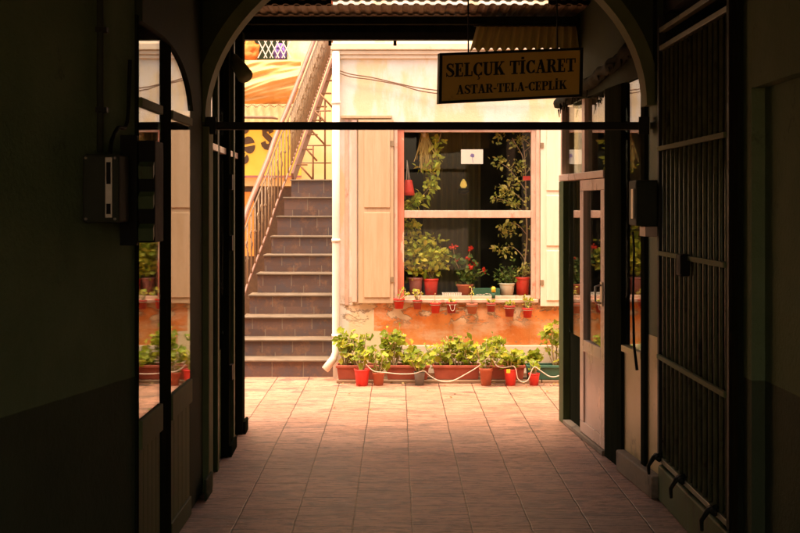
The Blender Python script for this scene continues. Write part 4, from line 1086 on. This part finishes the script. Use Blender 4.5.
# ------------------------------------------------------------------ staircase
t = thing('stone_staircase', (-1.1, 11.45, 0), 'stone staircase with pale treads climbing beside the cream house', 'staircase')
LX = [-1.60, -1.58, -1.56, -1.535, -1.487, -1.446, -1.401, -1.364, -1.313, -1.258]
ty = [360, 339.5, 316.7, 294.8, 273.3, 254.7, 236, 216, 197, 179.5]
XRs = fx(333) - 0.002
SZ, SY = [], []
for k in range(10):
    y = 11.5 + .29*k; z = H - (ty[k]-VY)/F*y
    SZ.append(z); SY.append(y)
for k in range(10):
    zb = 0 if k == 0 else SZ[k-1]
    m = MB(); m.box(LX[k]+.012, XRs, SY[k]+.025, (SY[k+1]+.024 if k < 9 else 15.2), 0, SZ[k]-.0185); st = m.build('step', M['riser'], t)
    m = MB(); m.box(LX[k], XRs, SY[k], (SY[k+1]+.06 if k < 9 else 15.2), SZ[k]-.018, SZ[k]); m.build('tread', M['tread'], st, .005)
# railing on its left
t = thing('stair_railing', (-1.5, 11.6, 0.3), 'wrought iron stair railing with scrollwork and a brown handrail', 'railing')
def rail_pt(s):     # s in steps, may run past the landing
    k = min(max(s, 0), 9)
    i = int(min(k, 8)); f = k - i
    x = LX[i] + (LX[i+1]-LX[i])*f; z = SZ[i] + (SZ[i+1]-SZ[i])*f; y = SY[i] + .29*f
    if s > 9: x += (s-9)*.042; y += (s-9)*.29; z += (s-9)*.2
    if s < 0: z += s*.2; y += s*.29
    return Vector((x-.03, y+.1, z))
m = MB(); m.tube([rail_pt(s)+Vector((0,0,.86)) for s in [-.4+.35*i for i in range(54)]], .029, 10); m.build('handrail', M['railpaint'], t)
m = MB(); m.tube([rail_pt(s)+Vector((0,0,.07)) for s in [-.4+.35*i for i in range(54)]], .013, 6); m.build('bottom_rail', M['railpaint'], t)
m = MB(); m.tube([rail_pt(s)+Vector((0,0,.72)) for s in [-.4+.35*i for i in range(54)]], .009, 6); m.build('upper_rail', M['ironwork'], t)
def scroll(c, r, turns, d):
    return [c + Vector((0, d.y*(r*(1-i/26))*math.cos(i/26*turns*6.28), 0)) + Vector((.0, 0, (r*(1-i/26))*math.sin(i/26*turns*6.28))) for i in range(25)]
for j in range(54):
    s = -.3 + (j*.49 if j < 20 else 9.8 + (j-20)*.26)
    p = rail_pt(s)
    m = MB(); m.tube([p+Vector((0,0,.07)), p+Vector((0,0,.72))], .0085, 6)
    if j % 3:
        for z, r, dd in ((.36, .06, 1), (.48, .055, -1)):
            m.tube(scroll(p+Vector((0, .06*dd, z)), r, 1.4, Vector((0, dd, 0))), .006, 5)
    else:
        m.lathe([(.004,0),(.02,.02),(.004,.05)], p+Vector((0,0,.4)), 8)
    m.build('baluster', M['ironwork'], t)
m = MB(); p = rail_pt(-.4); m.tube([Vector((p.x,p.y,0)), p+Vector((0,0,.9))], .022, 8); m.build('newel_post', M['ironwork'], t)
# upper steel flight
t = thing('steel_stair', (-1.0, 15.2, 1.95), 'rusty open steel stair flight with braces continuing above the stone steps', 'staircase')
for k in range(1, 10):
    p = rail_pt(9+k)
    m = MB(); m.box(p.x+.03, p.x+.16, p.y-.02, p.y+.10, p.z-.02, p.z-.008); m.build('tread', M['rust'], t)
m = MB(); m.bar(rail_pt(9.5)+Vector((.02,0,-.08)), rail_pt(18.5)+Vector((.02,0,-.08)), .03, .14); m.build('stringer', M['railpaint'], t)
D2 = 15.4
for (a, b) in (((313,146),(313,181)), ((325,100),(325,181)), ((320,112),(320,128))):
    m = MB(); m.tube([P(*a, D2), P(*b, D2)], .012, 6); m.build('upright', M['rust'], t)
for (a, b) in (((302,145.5),(331,145.5)), ((298,163),(331,163)), ((296,180),(331,180)), ((314,111),(331,111))):
    m = MB(); m.tube([P(*a, D2+.03), P(*b, D2+.03)], .009, 6); m.build('crossbar', M['cable'], t)
for (a, b) in (((296,161),(314,181)), ((303,145),(317,161)), ((309,128),(326,146)), ((314.5,111),(331,128)), ((320,94),(333,108))):
    m = MB(); m.tube([P(*a, D2-.03), P(*b, D2-.03)], .014, 6); m.build('brace', M['rust'], t)

# ------------------------------------------------- back house behind the stairs
BY = 18.0
t = thing('back_house', (-3, BY, 0), 'yellow washed house behind the staircase, mostly hidden', 'house')
m = MB(); m.box(-8, 0.5, BY, BY+.3, 0, 7.5); m.build('wall', M['backwall'], t)
a, b = P(238, 61, BY-.02), P(287, 40, BY-.02)
m = MB(); m.box(a.x-.5, b.x, BY-.02, BY-.001, a.z, b.z+.5); win = m.build('window', M['dark'], t)
m = MB()
for k in range(5):
    px = 258 + k*6
    m.bar(P(px, 58, BY-.32), P(px+9, 40, BY-.32), .014); m.bar(P(px+9, 58, BY-.345), P(px, 40, BY-.345), .014)
m.build('lattice', M['white'], win)
m = MB(); m.box(a.x-.5, b.x+.05, BY-.09, BY-.021, a.z-.09, a.z-.002); m.build('sill', M['white'], win)
m = MB(); a, b = P(225, 186, BY-.1), P(300, 177, BY-.1); m.box(a.x, b.x, BY-.12, BY-.001, a.z, b.z); m.build('ledge', M['valance'], t)
a, b = P(225, 300, BY-.02), P(300, 187, BY-.02); m = MB(); m.box(a.x, b.x, BY-.03, BY-.001, 0, b.z); m.build('shop_entrance', M['beanbrown'], t)
t = thing('orange_panel', P(250, 257, BY-.15), 'orange cloth panel in the dim entrance behind the stair railing', 'cloth')
a, b = P(243, 256, BY-.15), P(254, 192, BY-.15); m = MB(); m.box(a.x, b.x, BY-.17, BY-.15, a.z, b.z); m.build('cloth', M['orange'], t)
rng = random.Random(21)
for (px, hw, hh, mt, lab) in ((250, 9, 12, 'orange', 'orange bundle of cloth behind the lattice of the high back window'), (280, 6, 10, 'purple', 'purple bundle of cloth behind the lattice of the high back window')):
    c = P(px, 59, BY-.16); t = thing('cloth_bundle', c, lab, 'bundle', 'bundles in the high window')
    m = MB(); k = BY/F; prof = []
    for q in range(9):
        f = q/8; prof.append((max(.01, hw*k*(1-abs(f-.4)**2.2*1.5)*(1+rng.uniform(-.12,.12))), hh*k*1.5*f))
    m.lathe(prof, c, 16, True, True, 1, .5)
    m.v = [(x + rng.gauss(0,.014), y + rng.gauss(0,.012), z + rng.gauss(0,.014)) for x, y, z in m.v]
    m.build('cloth', M[mt], t)

t = thing('coffee_sign', P(265, 176, BY-.3), 'yellow shop sign with dark coffee beans and a large letter S', 'sign')
a, b = P(222, 175.5, BY-.3), P(301, 126, BY-.3)
m = MB(); m.box(a.x, b.x, BY-.3, BY-.22, a.z, b.z); m.build('board', M['shopyellow'], t)
m = MB(); m.box(a.x, b.x, BY-.302, BY-.2, a.z-.03, a.z-.001); m.build('trim', M['mauve'], t)
for (px, py, rx, ry, rot) in ((249, 145, 6, 8.5, -25), (243, 158.5, 5.5, 6, 20), (244, 129, 5, 5, 10)):
    c = P(px, py, BY-.3); k = BY/F; m = MB(); n = 20
    for (t0, t1) in ((8, 172), (188, 352)):
        poly = []
        for i in range(n+1):
            an = R(t0 + (t1-t0)*i/n); x, z = rx*k*math.cos(an), ry*k*math.sin(an); cr, sr = math.cos(R(rot+35)), math.sin(R(rot+35))
            x, z = k*rx*math.cos(an), k*ry*math.sin(an)
            poly.append((x*cr - z*sr, x*sr + z*cr))
        m.prism(poly, lambda u, v: (c.x+u, BY-.301, c.z+v), lambda u, v: (c.x+u, BY-.307, c.z+v))
    m.build('bean', M['beanbrown'], t)
c = P(262, 148, BY-.3); k = BY/F
m = MB()
for q, p in enumerate(strip([(x, y) for x, y in Spts], [.3]*15)):
    m.prism(p, lambda u, v: (c.x+u*16*k, BY-.301, c.z+v*20*k), lambda u, v, q=q: (c.x+u*16*k, BY-.306-.0002*q, c.z+v*20*k))
m.build('lettering', M['beanbrown'], t)

t = thing('canvas_awning', P(265, 80, 17.2), 'bunched orange and cream canvas awning above the yellow shop sign', 'awning')
rng = random.Random(12)
def cloth_grid(f, nu, nv):
    m = MB(); vs = [f(i/nu, j/nv) for j in range(nv+1) for i in range(nu+1)]
    o = Vector((0, .008, 0)); n = len(vs); vs = vs + [v + o for v in vs]
    fs = []
    for j in range(nv):
        for i in range(nu):
            a = j*(nu+1)+i; q = (a, a+1, a+nu+2, a+nu+1)
            fs += [q, tuple(x+n for x in q[::-1])]
    return m.add(vs, fs, True)
def drape(u, v):
    p = P(225 + 76*u, 60 + 44*v, 17.4)
    q = v*1.1 + .42*u + .1*math.sin(3.2*u + .6)
    k_ = .35 + .65*math.exp(-((u-.62)/.4)**2)
    fold = .04*k_*math.sin(7.2*q + 1.0) + .028*math.sin(16.5*q + 2*u*u) + .02*math.sin(29*q - 4*u + 1.5*math.sin(6*v)) + .008*math.sin(55*q + 9*u)
    fold += .05*math.exp(-((u-.64)/.06)**2)*math.sin(5*v+.5)
    return p + Vector((0, -.22*math.sin(math.pi*v)*(.5+.5*u) - fold, -.12*(1-u)*math.sin(math.pi*v)))
cloth_grid(drape, 110, 90).build('canvas', M['cloth'], t)
def val(u, v):
    p = P(225 + 74*u, 104 + 20*v, 17.25); return p + Vector((0, .012*math.sin(u*60), 0))
cloth_grid(val, 80, 6).build('valance', M['valance'], t)
m = MB()
for i in range(50):
    c = P(228 + 70*i/50, 106 + 1.2*math.sin(i), 17.22); m.box(c.x-.008, c.x+.008, 17.2, 17.222, c.z-.006, c.z+.006)
m.build('stitching', M['cable'], t)
m = MB(); m.tube([P(225, 117, 17.15), P(272, 117.5, 17.15), P(278, 119, 17.15)], [.02,.022,.012], 8); m.build('pole', M['cable'], t)

# --------------------------------------------------------- world, sun, camera
SUN_EL, SUN_AZ = 60.0, 0.0
w = bpy.data.worlds.new('World'); scene.world = w; w.use_nodes = True
nt = w.node_tree; nt.nodes.clear()
sky = nt.nodes.new('ShaderNodeTexSky'); sky.sky_type = 'NISHITA'; sky.sun_disc = False
tint = nt.nodes.new('ShaderNodeMix'); tint.data_type = 'RGBA'; tint.blend_type = 'MULTIPLY'
tint.inputs[0].default_value = 1.0; tint.inputs[7].default_value = (1.0, 0.70, 0.49, 1)
bg = nt.nodes.new('ShaderNodeBackground'); bg.inputs[1].default_value = 0.15
out = nt.nodes.new('ShaderNodeOutputWorld')
nt.links.new(sky.outputs[0], tint.inputs[6]); nt.links.new(tint.outputs[2], bg.inputs[0]); nt.links.new(bg.outputs[0], out.inputs[0])
d = Vector((0.10, 0.10, -0.99)).normalized()      # travel of the sunlight
el = math.asin(-d.z); az = math.atan2(-d.x, -d.y)
sky.sun_elevation = el; sky.sun_rotation = az
sky.dust_density = 3.0
sl = bpy.data.lights.new('sun', 'SUN'); sl.energy = 2.5; sl.angle = R(58); sl.color = (1.0, 0.79, 0.6)
so = bpy.data.objects.new('sun', sl); col.objects.link(so); so.rotation_euler = d.to_track_quat('-Z', 'Y').to_euler(); so.location = (-2, 2, 12)

cam = bpy.data.cameras.new('camera'); cam.lens = 54.0; cam.sensor_width = 36.0
cam.shift_x = (400 - VX)/800.0; cam.shift_y = -(266.5 - VY)/800.0
cam.clip_start = 0.05; cam.clip_end = 400
co = bpy.data.objects.new('camera', cam); col.objects.link(co); co.location = (0, 0, H); co.rotation_euler = (R(90), 0, 0)
scene.camera = co

scene.render.engine = 'CYCLES'
cy = scene.cycles
cy.max_bounces = 14; cy.diffuse_bounces = 8; cy.glossy_bounces = 6; cy.transparent_max_bounces = 24; cy.transmission_bounces = 8
cy.use_denoising = True; cy.sample_clamp_indirect = 6.0
cy.caustics_reflective = False; cy.caustics_refractive = False
vs = scene.view_settings
vs.view_transform = 'Standard'; vs.look = 'None'; vs.gamma = 1.0; vs.use_curve_mapping = False
vs.exposure = 2.4
